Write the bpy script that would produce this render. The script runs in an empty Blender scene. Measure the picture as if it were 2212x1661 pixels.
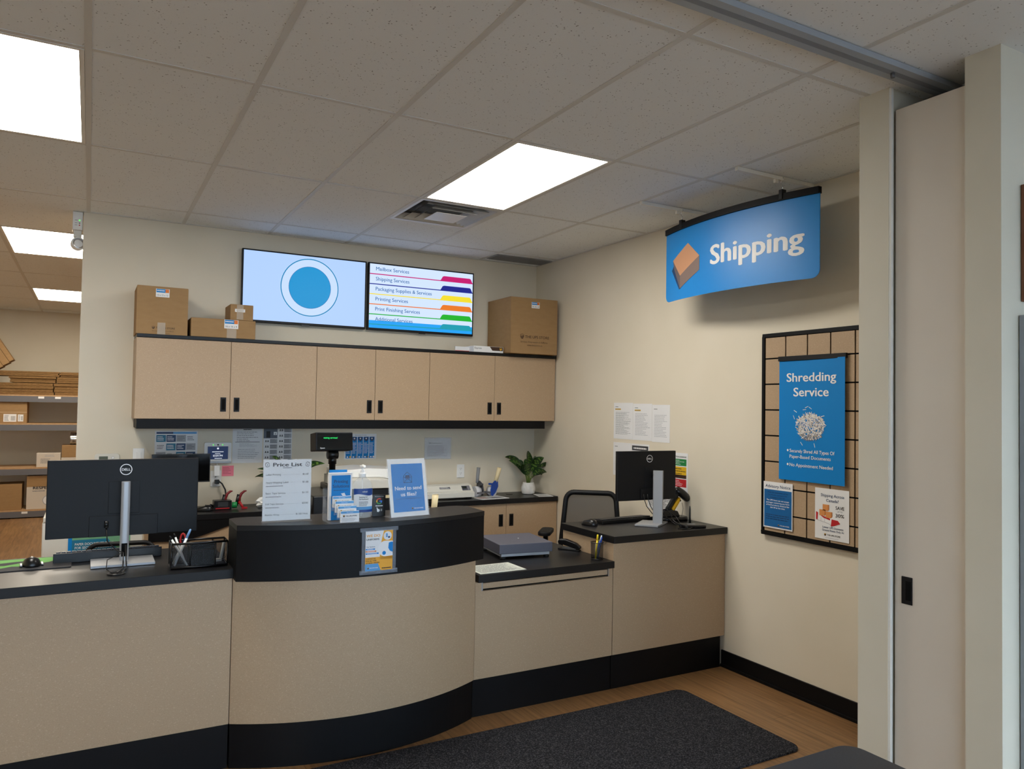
import bpy, bmesh, math, random
from mathutils import Vector as V, Matrix as Mx

# ------------------------------------------------------------------ camera, world, exposure
SC = bpy.context.scene
COL = SC.collection
CAMZ = 1.645                                     # eye height above the floor, metres
CEIL = 2.952
XR, YB, YS = 3.609, 6.05, 13.35                  # right wall, back wall, storage wall
cam = bpy.data.cameras.new('camera'); cam.sensor_width = 36; cam.lens = 1638.4 / 2212 * 36
cam.clip_start = .05
co = bpy.data.objects.new('camera', cam); COL.objects.link(co)
yaw, pitch, roll = .5079, .0292, .0164
fw = V((math.sin(yaw) * math.cos(pitch), math.cos(yaw) * math.cos(pitch), math.sin(pitch)))
rt = V((math.cos(yaw), -math.sin(yaw), 0)); up = rt.cross(fw)
rt, up = math.cos(roll) * rt + math.sin(roll) * up, -math.sin(roll) * rt + math.cos(roll) * up
co.matrix_world = Mx(((rt.x, up.x, -fw.x, 0), (rt.y, up.y, -fw.y, 0), (rt.z, up.z, -fw.z, CAMZ), (0, 0, 0, 1)))
SC.camera = co
SC.view_settings.view_transform = 'Standard'; SC.view_settings.look = 'None'
SC.view_settings.exposure = 0.14; SC.view_settings.gamma = 1.0
SC.view_settings.use_curve_mapping = False
w = bpy.data.worlds.new('overcast_sky'); SC.world = w; w.use_nodes = True
bg = w.node_tree.nodes['Background']
bg.inputs[0].default_value = (.62, .80, 1.0, 1); bg.inputs[1].default_value = 8.6
PANEL = 19.0                                       # radiance of the ceiling LED panels

R_ = random.Random(7)
# ------------------------------------------------------------------ materials
def lin(c):
    r = []
    for v in c[:3]:
        v /= 255.0
        r.append(v / 12.92 if v <= .04045 else ((v + .055) / 1.055) ** 2.4)
    return (r[0], r[1], r[2], 1)
MATS = {}
def mat(name, rgb, rough=.5, metal=0., spec=.5, emit=0., alpha=1., coat=0.):
    if name in MATS: return MATS[name]
    m = bpy.data.materials.new(name); m.use_nodes = True; MATS[name] = m
    b = m.node_tree.nodes['Principled BSDF']
    b.inputs['Base Color'].default_value = lin(rgb)
    b.inputs['Roughness'].default_value = rough; b.inputs['Metallic'].default_value = metal
    b.inputs['Specular IOR Level'].default_value = spec
    b.inputs['Coat Weight'].default_value = coat
    if emit:
        b.inputs['Base Color'].default_value = (.02, .02, .02, 1); b.inputs['Specular IOR Level'].default_value = .15
        b.inputs['Emission Color'].default_value = lin(rgb); b.inputs['Emission Strength'].default_value = emit
    return m
def nodes(m):
    nt = m.node_tree
    return nt, nt.nodes['Principled BSDF'], (lambda t: nt.nodes.new(t)), (lambda a, b: nt.links.new(a, b))
def noisy(name, stops, scale, rough=.5, detail=4, stretch=(1, 1, 1), bump=0., spec=.5, distort=0.):
    """colour from a noise ramp in object space; stops = [(pos, rgb), ...]"""
    m = mat(name, stops[0][1], rough, 0, spec); nt, b, N, L = nodes(m)
    tc = N('ShaderNodeTexCoord'); mp = N('ShaderNodeMapping'); mp.inputs['Scale'].default_value = stretch
    nz = N('ShaderNodeTexNoise'); nz.inputs['Scale'].default_value = scale; nz.inputs['Detail'].default_value = detail
    nz.inputs['Distortion'].default_value = distort
    rp = N('ShaderNodeValToRGB'); e = rp.color_ramp.elements
    while len(e) < len(stops): e.new(.5)
    for el, (p, c) in zip(e, stops): el.position = p; el.color = lin(c)
    L(tc.outputs['Object'], mp.inputs[0]); L(mp.outputs[0], nz.inputs['Vector']); L(nz.outputs['Fac'], rp.inputs[0])
    L(rp.outputs[0], b.inputs['Base Color'])
    if bump:
        bp = N('ShaderNodeBump'); bp.inputs['Strength'].default_value = bump; bp.inputs['Distance'].default_value = .002
        L(nz.outputs['Fac'], bp.inputs['Height']); L(bp.outputs[0], b.inputs['Normal'])
    return m
def clear(name, rgb=(255, 255, 255), t=.88, rough=.03):
    """clear plastic / pane: mostly transparent with a glossy skin"""
    m = bpy.data.materials.new(name); m.use_nodes = True; MATS[name] = m
    nt = m.node_tree; b = nt.nodes['Principled BSDF']
    b.inputs['Base Color'].default_value = lin(rgb); b.inputs['Roughness'].default_value = rough
    tr = nt.nodes.new('ShaderNodeBsdfTransparent'); mx = nt.nodes.new('ShaderNodeMixShader'); mx.inputs[0].default_value = 1 - t
    nt.links.new(tr.outputs[0], mx.inputs[1]); nt.links.new(b.outputs[0], mx.inputs[2])
    nt.links.new(mx.outputs[0], nt.nodes['Material Output'].inputs[0])
    return m

WALL = noisy('cream_paint', [(.3, (225, 215, 194)), (.7, (229, 219, 199))], 3, .6, 2, bump=0, spec=.25)
POSTW = noisy('greige_paint', [(.3, (214, 207, 188)), (.7, (218, 211, 193))], 3, .55, 2, spec=.3)
WHITEP = mat('white_paint', (236, 234, 226), .45)
def laminate(name, base, dark, light):
    m = noisy(name, [(.36, dark), (.5, base), (.66, light)], 240, .42, 4, spec=.4)
    nt, b, N, L = nodes(m)
    src = b.inputs['Base Color'].links[0].from_socket
    tc = N('ShaderNodeTexCoord')
    for sc, rot, st, col, amt in ((48, (.4, .6, .3), 3.0, tuple(min(255, c + 40) for c in light), .5), (44, (-.7, .5, 1.2), 3.0, tuple(min(255, c + 30) for c in light), .42), (52, (.9, -.6, .2), 2.2, tuple(c - 46 for c in dark), .28)):
        vo = N('ShaderNodeTexVoronoi'); vo.inputs['Scale'].default_value = sc
        mp = N('ShaderNodeMapping'); mp.inputs['Scale'].default_value = (1.0, 1.0, st); mp.inputs['Rotation'].default_value = rot
        L(tc.outputs['Object'], mp.inputs[0]); L(mp.outputs[0], vo.inputs['Vector'])
        rp = N('ShaderNodeValToRGB'); e = rp.color_ramp.elements
        e[0].position = .07; e[0].color = (1, 1, 1, 1); e[1].position = .19; e[1].color = (0, 0, 0, 1)
        L(vo.outputs['Distance'], rp.inputs[0])
        mu = N('ShaderNodeMath'); mu.operation = 'MULTIPLY'; mu.inputs[1].default_value = amt; L(rp.outputs[0], mu.inputs[0])
        mx = N('ShaderNodeMixRGB'); mx.inputs[2].default_value = lin(col)
        L(mu.outputs[0], mx.inputs[0]); L(src, mx.inputs[1]); src = mx.outputs[0]
    L(src, b.inputs['Base Color'])
    return m
LAM = laminate('tan_laminate', (181, 155, 125), (177, 151, 121), (185, 159, 129))
BLACK = mat('black_laminate', (20, 20, 22), .36, 0, .32)
BLKSIDE = mat('black_board', (11, 11, 13), .5, 0, .2)
BPLAS = mat('black_plastic', (13, 14, 17), .5, 0, .3)
DPLAS = mat('satin_black_plastic', (14, 14, 16), .3)
CARD = noisy('corrugated_cardboard', [(.3, (156, 124, 86)), (.7, (162, 130, 91))], 14, .75, 3, (1, 1, 3), spec=.2)
CARDD = mat('cardboard_edge', (122, 88, 54), .85, 0, .1)
PAPER = mat('white_paper', (236, 236, 236), .55)
PAPERG = mat('greyish_paper', (230, 231, 232), .5)
INK = mat('black_ink', (26, 26, 30), .6)
GREY = mat('grey_ink', (120, 122, 128), .6)
LGREY = mat('pale_grey_ink', (168, 170, 176), .6)
BLUE = mat('store_blue', (8, 130, 206), .5, 0, .3)
BLUEL = mat('sky_blue_ink', (90, 160, 215), .5)
NAVY = mat('navy_ink', (24, 62, 106), .5)
WHT = mat('white_ink', (240, 240, 240), .5)
BROWN = mat('dark_brown_ink', (62, 38, 20), .6)
GOLD = mat('gold_ink', (224, 172, 52), .5)
ORANGE = mat('orange_ink', (224, 120, 36), .5)
RED = mat('red_plastic', (172, 26, 32), .4)
REDI = mat('red_ink', (192, 34, 40), .5)
GREEN = mat('green_ink', (28, 128, 62), .5)
YEL = mat('yellow_ink', (222, 178, 30), .45)
PINK = mat('pink_note', (236, 128, 146), .6)
MAGENTA = mat('magenta_ink', (198, 36, 110), .5)
ALU = mat('brushed_aluminium', (176, 178, 182), .32, .85)
ALUP = mat('silver_plastic', (170, 172, 176), .35, .35)
STEEL = mat('grey_steel', (106, 106, 110), .5, .2)
TRACKM = mat('grey_painted_aluminium', (166, 172, 178), .45, .2)
CHROME = mat('chrome', (210, 210, 212), .12, 1.)
IVORY = mat('ivory_plastic', (226, 208, 164), .5)
OFFW = mat('off_white_plastic', (222, 220, 210), .45)
WPLAS = mat('white_plastic', (240, 240, 238), .35)
GPLAS = mat('grey_plastic', (134, 136, 140), .45)
BPLASB = mat('blue_plastic', (20, 72, 168), .4)
YPLAS = mat('yellow_rubber', (232, 176, 10), .5)
DGREY = mat('slate_grey_plastic', (84, 84, 96), .5)
CLEAR = clear('clear_acrylic', (255, 255, 255), .92, .02)
FILM = clear('clear_film', (235, 240, 248), .72, .12)
TAPE = clear('packing_tape', (225, 215, 200), .6, .15)
GELM = clear('clear_gel', (225, 235, 240), .80, .04)
PANE = clear('window_pane', (255, 255, 255), .92, .0)
MESHB = clear('grey_mesh_fabric', (60, 60, 62), .22, .8)
TAPEC = clear('clear_tape', (200, 210, 225), .84, .15)
WIREM = clear('black_wire_mesh', (10, 10, 12), .45, .6)

# ceiling tile: off-white with small pits
TILE = mat('mineral_fibre_tile', (238, 240, 239), .85, 0, .15)
nt, b, N, L = nodes(TILE)
tc = N('ShaderNodeTexCoord'); mp = N('ShaderNodeMapping'); mp.inputs['Scale'].default_value = (1, 1, 0)
L(tc.outputs['Object'], mp.inputs[0])
vo = N('ShaderNodeTexVoronoi'); vo.inputs['Scale'].default_value = 70; L(mp.outputs[0], vo.inputs['Vector'])
nz = N('ShaderNodeTexNoise'); nz.inputs['Scale'].default_value = 26; nz.inputs['Detail'].default_value = 3; L(mp.outputs[0], nz.inputs['Vector'])
r1 = N('ShaderNodeValToRGB'); r1.color_ramp.elements[0].position = .10; r1.color_ramp.elements[1].position = .24
r1.color_ramp.elements[0].color = (1, 1, 1, 1); r1.color_ramp.elements[1].color = (0, 0, 0, 1)
L(vo.outputs['Distance'], r1.inputs[0])
r2 = N('ShaderNodeValToRGB'); r2.color_ramp.elements[0].position = .46; r2.color_ramp.elements[1].position = .6; L(nz.outputs['Fac'], r2.inputs[0])
mu = N('ShaderNodeMath'); mu.operation = 'MULTIPLY'; L(r1.outputs[0], mu.inputs[0]); L(r2.outputs[0], mu.inputs[1])
mx = N('ShaderNodeMixRGB'); mx.inputs[1].default_value = lin((238, 240, 239)); mx.inputs[2].default_value = lin((110, 104, 98))
L(mu.outputs[0], mx.inputs[0]); L(mx.outputs[0], b.inputs['Base Color'])
TEE = mat('ceiling_tee_paint', (214, 212, 206), .5)
DARKGAP = mat('dark_reveal', (20, 20, 20), .9, 0, .05)

# wood-look vinyl planks running away from the camera
FLOORM = mat('wood_vinyl', (150, 108, 70), .42, 0, .4)
nt, b, N, L = nodes(FLOORM)
tc = N('ShaderNodeTexCoord'); mp = N('ShaderNodeMapping'); mp.inputs['Rotation'].default_value = (0, 0, math.pi / 2)
L(tc.outputs['Object'], mp.inputs[0])
br = N('ShaderNodeTexBrick'); br.offset = .37; br.inputs['Scale'].default_value = 1
br.inputs['Brick Width'].default_value = 1.22; br.inputs['Row Height'].default_value = .18; br.inputs['Mortar Size'].default_value = .0012
br.inputs['Color1'].default_value = lin((152, 116, 78)); br.inputs['Color2'].default_value = lin((138, 103, 68)); br.inputs['Mortar'].default_value = lin((92, 64, 40))
L(mp.outputs[0], br.inputs['Vector'])
mp2 = N('ShaderNodeMapping'); mp2.inputs['Scale'].default_value = (26, 1.6, 1); L(tc.outputs['Object'], mp2.inputs[0])
nz = N('ShaderNodeTexNoise'); nz.inputs['Scale'].default_value = 1.6; nz.inputs['Detail'].default_value = 6; nz.inputs['Distortion'].default_value = .6
L(mp2.outputs[0], nz.inputs['Vector'])
rp = N('ShaderNodeValToRGB'); rp.color_ramp.elements[0].position = .3; rp.color_ramp.elements[1].position = .72
rp.color_ramp.elements[0].color = (.58, .56, .54, 1); rp.color_ramp.elements[1].color = (1.12, 1.1, 1.06, 1); L(nz.outputs['Fac'], rp.inputs[0])
mx = N('ShaderNodeMixRGB'); mx.blend_type = 'MULTIPLY'; mx.inputs[0].default_value = 1
L(br.outputs['Color'], mx.inputs[1]); L(rp.outputs[0], mx.inputs[2]); L(mx.outputs[0], b.inputs['Base Color'])

RUG = noisy('charcoal_carpet', [(.3, (24, 24, 27)), (.52, (46, 46, 50)), (.72, (86, 86, 90))], 150, .95, 3, bump=1.0, spec=.05)
FOIL = noisy('bubble_foil', [(.3, (120, 118, 114)), (.7, (232, 232, 230))], 30, .2, 4, bump=.8)
MATS['bubble_foil'].node_tree.nodes['Principled BSDF'].inputs['Metallic'].default_value = .7
TABLE = noisy('charcoal_table_laminate', [(.3, (44, 45, 49)), (.7, (54, 55, 60))], 220, .4, 3)

# ------------------------------------------------------------------ mesh builder
TXT = {}
def text_geo(s, bold):
    k = (s, bold)
    if k in TXT: return TXT[k]
    cu = bpy.data.curves.new('t', 'FONT'); cu.body = s; cu.size = 1; cu.resolution_u = 3
    o = bpy.data.objects.new('t', cu); me = o.to_mesh()
    vs = [(p.co.x, p.co.y) for p in me.vertices]; fs = [tuple(p.vertices) for p in me.polygons]
    flip = [p.normal.z < 0 for p in me.polygons]
    fs = [tuple(reversed(f)) if fl else f for f, fl in zip(fs, flip)]
    o.to_mesh_clear(); bpy.data.objects.remove(o); bpy.data.curves.remove(cu)
    if bold:                                       # heavier weight: the same outline repeated a hair to each side
        n0, v0, f0 = len(vs), vs, fs; vs, fs = [], []
        for i, (dx, dy) in enumerate(((-bold, 0), (bold, 0), (0, bold * .5), (0, -bold * .5))):
            vs += [(p[0] + dx, p[1] + dy, .2 * i) for p in v0]; fs += [tuple(j + i * n0 for j in f) for f in f0]
    xs = [p[0] for p in vs] or [0]; TXT[k] = (vs, fs, min(xs), max(xs))
    return TXT[k]
class MB:
    def __init__(s): s.v = []; s.f = []; s.mi = []; s.mats = []; s.sm = []; s.M = Mx.Identity(4)
    def mid(s, m):
        if m not in s.mats: s.mats.append(m)
        return s.mats.index(m)
    def add(s, vs, fs, m, smooth=False):
        o = len(s.v); s.v += [tuple(s.M @ V(p)) for p in vs]; i = s.mid(m)
        for f in fs: s.f.append(tuple(o + k for k in f)); s.mi.append(i); s.sm.append(smooth)
        return s
    def box(s, x0, x1, y0, y1, z0, z1, m):
        return s.add([(x0, y0, z0), (x1, y0, z0), (x1, y1, z0), (x0, y1, z0), (x0, y0, z1), (x1, y0, z1), (x1, y1, z1), (x0, y1, z1)],
                     [(3, 2, 1, 0), (4, 5, 6, 7), (0, 1, 5, 4), (1, 2, 6, 5), (2, 3, 7, 6), (3, 0, 4, 7)], m)
    def prism(s, pts, d, o, u, v, m, smooth=False):
        """polygon pts (2D, counter-clockwise in u,v) extruded by d against the normal u x v"""
        o, u, v = V(o), V(u), V(v); n = u.cross(v).normalized(); k = len(pts)
        a = [o + u * p[0] + v * p[1] for p in pts]; c = [p - n * d for p in a]
        s.add(a + c, [tuple(range(k)), tuple(range(2 * k - 1, k - 1, -1))], m)
        s.add(a + c, [(i, k + i, k + (i + 1) % k, (i + 1) % k) for i in range(k)], m, smooth)
        return s
    def tube(s, pts, r, m, n=8, cap=True, r2=None):
        pts = [V(p) for p in pts]; k = len(pts); vs = []; fs = []; a = None
        for i, p in enumerate(pts):
            t = (pts[min(i + 1, k - 1)] - pts[max(i - 1, 0)]).normalized()
            if a is None: a = t.orthogonal().normalized()
            a = (a - t * a.dot(t)).normalized(); b = t.cross(a)
            rr = r if not isinstance(r, (list, tuple)) else r[i]
            q = r2 if r2 else 1
            for j in range(n):
                th = 2 * math.pi * j / n; vs.append(p + a * rr * math.cos(th) + b * rr * q * math.sin(th))
        for i in range(k - 1):
            for j in range(n): fs.append((i * n + j, i * n + (j + 1) % n, (i + 1) * n + (j + 1) % n, (i + 1) * n + j))
        s.add(vs, fs, m, True)
        if cap: s.add(vs, [tuple(range(n - 1, -1, -1)), tuple((k - 1) * n + j for j in range(n))], m)
        return s
    def lathe(s, prof, m, n=24, c=(0, 0, 0), sx=1, sy=1, cap=True):
        vs = []; fs = []
        for r, z in prof:
            for j in range(n):
                th = 2 * math.pi * j / n; vs.append((c[0] + r * sx * math.cos(th), c[1] + r * sy * math.sin(th), c[2] + z))
        k = len(prof)
        for i in range(k - 1):
            for j in range(n): fs.append((i * n + j, i * n + (j + 1) % n, (i + 1) * n + (j + 1) % n, (i + 1) * n + j))
        s.add(vs, fs, m, True)
        if cap: s.add(vs, [tuple(range(n - 1, -1, -1)), tuple((k - 1) * n + j for j in range(n))], m)
        return s
    def ell(s, c, r, m, n=16, k=10):
        prof = [(math.sin(math.pi * i / k), -math.cos(math.pi * i / k)) for i in range(k + 1)]
        vs = []; fs = []
        for a, z in prof:
            for j in range(n):
                th = 2 * math.pi * j / n; vs.append((c[0] + r[0] * a * math.cos(th), c[1] + r[1] * a * math.sin(th), c[2] + r[2] * z))
        for i in range(k):
            for j in range(n): fs.append((i * n + j, i * n + (j + 1) % n, (i + 1) * n + (j + 1) % n, (i + 1) * n + j))
        return s.add(vs, fs, m, True)
    def build(s, name, parent=None, loc=(0, 0, 0), rot=(0, 0, 0), bevel=0., seg=2, weld=True):
        me = bpy.data.meshes.new(name); me.from_pydata(s.v, [], s.f); me.update()
        for m in s.mats: me.materials.append(m)
        me.polygons.foreach_set('material_index', s.mi); me.polygons.foreach_set('use_smooth', s.sm)
        bm = bmesh.new(); bm.from_mesh(me)
        if weld: bmesh.ops.remove_doubles(bm, verts=bm.verts, dist=2e-5)
        bm.to_mesh(me); bm.free()
        o = bpy.data.objects.new(name, me); COL.objects.link(o)
        if parent: o.parent = parent
        o.location = loc; o.rotation_euler = rot
        if bevel:
            md = o.modifiers.new('edge', 'BEVEL'); md.width = bevel; md.segments = seg; md.limit_method = 'ANGLE'; md.angle_limit = .7
        return o
class Sheet:
    """printing on a flat surface: o + x*u + y*v, normal u x v"""
    def __init__(s, mb, o, u=(1, 0, 0), v=(0, 0, 1)):
        s.mb = mb; s.o = V(o); s.u = V(u).normalized(); s.v = V(v).normalized(); s.n = s.u.cross(s.v); s.k = 0
    def at(s, x, y, l): return s.o + s.u * x + s.v * y + s.n * (.0004 * l)
    def P(s, pts, m, l=1):
        s.mb.add([s.at(x, y, l) for x, y in pts], [tuple(range(len(pts)))], m); return s
    def R(s, x0, y0, x1, y1, m, l=1): return s.P([(x0, y0), (x1, y0), (x1, y1), (x0, y1)], m, l)
    def C(s, x, y, r, m, l=1, n=28, ry=None):
        return s.P([(x + r * math.cos(2 * math.pi * i / n), y + (ry or r) * math.sin(2 * math.pi * i / n)) for i in range(n)], m, l)
    def ring(s, x, y, r0, r1, m, l=1, n=36, a0=0., a1=2 * math.pi):
        for i in range(n):
            t, q = a0 + (a1 - a0) * i / n, a0 + (a1 - a0) * (i + 1) / n
            s.P([(x + r0 * math.cos(t), y + r0 * math.sin(t)), (x + r1 * math.cos(t), y + r1 * math.sin(t)), (x + r1 * math.cos(q), y + r1 * math.sin(q)), (x + r0 * math.cos(q), y + r0 * math.sin(q))], m, l)
        return s
    def line(s, x0, y0, x1, y1, wd, m, l=1):
        d = V((x1 - x0, y1 - y0)); q = V((-d.y, d.x)).normalized() * wd / 2
        return s.P([(x0 - q.x, y0 - q.y), (x1 - q.x, y1 - q.y), (x1 + q.x, y1 + q.y), (x0 + q.x, y0 + q.y)], m, l)
    def T(s, t, x, y, h, m, l=2, al='l', w=None, bold=0.):
        """text with cap height h; w fits the width"""
        vs, fs, a, b_ = text_geo(t, bold); sy = h / .70; sx = sy
        if w: sx = w / max(b_ - a, 1e-4)
        wd = (b_ - a) * sx; ox = x - a * sx - (wd / 2 if al == 'c' else wd if al == 'r' else 0)
        s.mb.add([s.at(ox + p[0] * sx, y + p[1] * sy, l + (p[2] if len(p) > 2 else 0)) for p in vs], fs, m); return s
    def greek(s, x0, y0, x1, y1, n, m, l=2, fill=.45, rag=.35):
        """n lines of unreadably small print as thin bars"""
        st = (y1 - y0) / n
        for i in range(n):
            yy = y1 - st * (i + 1) + st * (1 - fill) / 2; xe = x1 - (x1 - x0) * rag * R_.random(); x = x0
            while x < xe - .001:
                e = min(xe, x + (x1 - x0) * (.05 + .13 * R_.random())); s.R(x, yy, e, yy + st * fill, m, l); x = e + (x1 - x0) * .018
        return s
    def shield(s, x, y, h, m1, m2, l=2, txt=True):
        wd = h * .84
        sh = [(-.5, .38), (-.5, -.05), (-.42, -.26), (-.22, -.42), (0, -.5), (.22, -.42), (.42, -.26), (.5, -.05), (.5, .38), (.25, .46), (0, .5), (-.25, .46)]
        s.P([(x + a * wd, y + b * h) for a, b in sh[1:] + sh[:1]], m1, l)
        s.P([(x + a * wd, y + b * h) for a, b in ((-.40, .06), (.40, .20), (.42, .34), (0, .42), (-.42, .34))], m2, l + 1)
        if txt: s.T('ups', x, y - .2 * h, h * .22, m2, l + 1, 'c', w=wd * .74, bold=.015)
        return s
def tag(o, label, cat, group=None, kind=None):
    o['label'] = label; o['category'] = cat
    if group: o['group'] = group
    if kind: o['kind'] = kind
    return o
def thing(name, label, cat, loc, rz=0, group=None):
    o = bpy.data.objects.new(name, None); COL.objects.link(o); o.location = loc; o.rotation_euler = (0, 0, rz); o.empty_display_size = .1
    return tag(o, label, cat, group)
def struct(o): o['kind'] = 'structure'; return o
def one(mb, name, label, cat, loc, rz=0, group=None, bevel=0., rot=None):
    o = mb.build(name, None, loc, rot or (0, 0, rz), bevel); return tag(o, label, cat, group)
def SB(o=(0, 0, 0), u=(1, 0, 0), v=(0, 0, 1)):
    mb = MB(); return mb, Sheet(mb, o, u, v)
LX = ((0, -1, 0), (0, 0, 1))                       # u,v of sheets on the right wall (facing -X)

# ------------------------------------------------------------------ the room
X0, X1, Y0 = -2.481, 6.6, -3.4
struct(MB().box(X0 - .2, X1 + .2, Y0 - .2, YS + .2, -.12, 0, FLOORM).build('floor'))
gx = [-.041 + .61 * k for k in range(-4, 12)]; gy = [3.218 + 1.22 * k for k in range(-6, 9)]
LIGHTS = [(-1, 0), (-1, 3), (-1, 6), (3, 0)]
cb = MB(); zt = CEIL + .003
for i in range(-4, 11):
    for j in range(-6, 9):
        if (i, j) in LIGHTS: continue
        x0, x1 = -.041 + .61 * i, .569 + .61 * i; ys = [(3.218 + 1.22 * j, 4.438 + 1.22 * j)]
        if (i, j) == (3, 1): ys = [(5.048, 5.658)]
        if j == 8: ys = [(gy[-1], YS + .05)]
        for a, c in ys:
            if i == 10: x1 = X1
            cb.add([(x0, a, zt), (x0, c, zt), (x1, c, zt), (x1, a, zt)], [(0, 1, 2, 3)], TILE)
for x in gx: cb.box(x - .012, x + .012, Y0, YS, CEIL, CEIL + .02, TEE)
for y in gy: cb.box(X0, X1, y - .012, y + .012, CEIL + .0006, CEIL + .02, TEE)
cb.box(1.789, 2.399, 5.036, 5.060, CEIL + .0006, CEIL + .02, TEE)
cb.box(-.07, XR, YB - .022, YB, CEIL - .001, CEIL + .02, TEE); cb.box(XR - .022, XR, 2.04, YB, CEIL - .001, CEIL + .02, TEE)
cb.box(X0, X1, Y0, YS + .1, CEIL + .09, CEIL + .2, TILE)
struct(cb.build('ceiling', weld=False))

struct(MB().box(-.07, XR + .14, YB, YB + .12, 0, CEIL + .01, WALL).build('wall_back'))
struct(MB().box(XR, XR + .14, 2.04, YB, 0, CEIL + .01, WALL).build('wall_right'))
struct(MB().box(X0, X1, YS, YS + .12, 0, CEIL + .01, WALL).build('wall_storage'))
struct(MB().box(X0 - .12, X0, Y0, YS, 0, CEIL + .01, WALL).build('wall_left_unseen'))  # unseen wall, set close in to limit window light reaching the back room
struct(MB().box(XR + .142, XR + .26, YB - .2, YS, 0, CEIL + .01, WALL).build('unseen_storage_wall'))  # unseen wall added to keep sky light out of the storage room
# pocket for the sliding partition: two wing walls
pw = MB().box(2.775, XR + .14, 1.907, 2.04, 0, CEIL + .008, POSTW)
pw.box(2.777, 2.792, 1.898, 1.907, 0, CEIL, WHITEP)
struct(pw.build('wall_pocket_back'))
struct(MB().box(2.775, X1, 1.478, 1.604, 0, CEIL + .008, POSTW).build('wall_pocket_front'))
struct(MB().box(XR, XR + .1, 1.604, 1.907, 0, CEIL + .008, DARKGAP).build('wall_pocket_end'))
struct(MB().box(X1, X1 + .12, Y0, 1.6, 0, CEIL + .01, WALL).build('wall_far_right'))
# shop front behind the camera: low sill wall, header and glazed bays
fb = MB().box(X0, X1, Y0 - .15, Y0, 0, .35, WALL).box(X0, X1, Y0 - .15, Y0, 2.6, CEIL + .01, WALL)
bays = [(-2.2, -.6), (-.4, 1.2), (1.4, 3.0), (3.2, 4.8), (5.0, 6.4)]
e = [X0] + [q for bb in bays for q in bb] + [X1]
for k in range(0, len(e), 2): fb.box(e[k], e[k + 1], Y0 - .15, Y0, .35, 2.6, WALL)
struct(fb.build('wall_front'))
for n, (a, c) in enumerate(bays, 1):
    wf = MB()
    for q in ((a, a + .05), (c - .05, c), ((a + c) / 2 - .025, (a + c) / 2 + .025)): wf.box(q[0], q[1], Y0 - .1, Y0 - .04, .35, 2.6, BPLAS)
    wf.box(a, c, Y0 - .1, Y0 - .04, .35, .41, BPLAS).box(a, c, Y0 - .1, Y0 - .04, 2.54, 2.6, BPLAS)
    o = struct(wf.build('window_%d' % n)); 
    MB().box(a + .05, c - .05, Y0 - .075, Y0 - .069, .41, 2.54, PANE).build('pane', o)
PAVE = noisy('grey_pavement', [(.3, (120, 120, 122)), (.7, (150, 150, 152))], 2, .9)
struct(MB().box(-30, 30, -40, Y0 - .2, -.2, -.05, PAVE).build('ground_outside'))
# black vinyl baseboard
struct(MB().box(XR - .012, XR, 2.04, 3.64, 0, .105, BLKSIDE).box(XR - .02, XR, 2.04, 3.64, 0, .018, BLKSIDE).build('baseboard_right', bevel=.002))

# ------------------------------------------------------------------ ceiling fixtures
LED = mat('led_diffuser', (255, 250, 240), .5, emit=PANEL); LEDW = mat('led_diffuser_warm', (255, 243, 224), .5, emit=PANEL * 1.3)
LL = {(-1, 0): 'lit ceiling panel nearest the viewer on the left, cut by the photo edge', (-1, 3): 'lit ceiling panel over the back room just behind the emergency lamp',
      (-1, 6): 'smallest and farthest lit ceiling panel, over the storage shelves', (3, 0): 'lit ceiling panel above the service counter beside the square air vent',
      }
for (i, j) in LIGHTS:
    x, y = -.041 + .61 * (i + .5), 3.218 + 1.22 * (j + .5)
    t = thing('ceiling_light', LL[(i, j)], 'ceiling light', (x, y, CEIL), 0, 'LED ceiling panels')
    fr = MB(); a, c = .292, .597
    for q in ((-a, a, -c, -c + .018), (-a, a, c - .018, c), (-a, -a + .018, -c + .018, c - .018), (a - .018, a, -c + .018, c - .018)): fr.box(*q, -.001, .04, WHITEP)
    fr.box(-a, a, -c, c, .04, .05, WHITEP); fr.build('frame', t)
    MB().box(-a + .018, a - .018, -c + .018, c - .018, .004, .012, LEDW if j > 0 else LED).build('diffuser', t)
def pyr(mb, h0, h1, z0, z1, m, th=.004):
    """square funnel ring from half-size h0 at z0 to h1 at z1"""
    vs = []
    for h, z in ((h0, z0), (h1, z1)): vs += [(-h, -h, z), (h, -h, z), (h, h, z), (-h, h, z)]
    mb.add(vs, [(k, (k + 1) % 4, 4 + (k + 1) % 4, 4 + k) for k in range(4)], m)
t = thing('ceiling_vent', 'square metal air diffuser with stepped louvres beside the lit ceiling panel', 'air vent', (2.094, 4.743, CEIL))
m_ = MB(); VM = mat('white_enamel_metal', (206, 204, 198), .3)
for q in ((-.293, .293, -.293, -.27), (-.293, .293, .27, .293), (-.293, -.27, -.27, .27), (.27, .293, -.27, .27)): m_.box(*q, -.001, .02, VM)
pyr(m_, .27, .235, .0, .04, VM); m_.box(-.27, .27, -.27, .27, .05, .055, mat('duct_grey', (96, 95, 92), .6)); m_.build('frame', t)
for h, q, z in ((.225, .05, -.006), (.165, .045, -.014)):
    m_ = MB(); pyr(m_, h, h - q, z, z + .036, VM); pyr(m_, h - q, h, z + .038, z + .002, VM); m_.build('louvre', t)
m_ = MB(); pyr(m_, .112, .075, -.020, -.006, VM); m_.box(-.112, .112, -.112, .112, -.022, -.020, VM)
m_.build('centre_plate', t)
t = thing('return_grille', 'dark flat return air grille in the ceiling corner above the large box', 'air grille', (3.31, 5.84, CEIL))
m_ = MB().box(-.28, .28, -.1, .1, -.004, 0, mat('grille_frame', (150, 148, 145), .5)); m_.build('frame', t)
m_ = MB()
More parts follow.
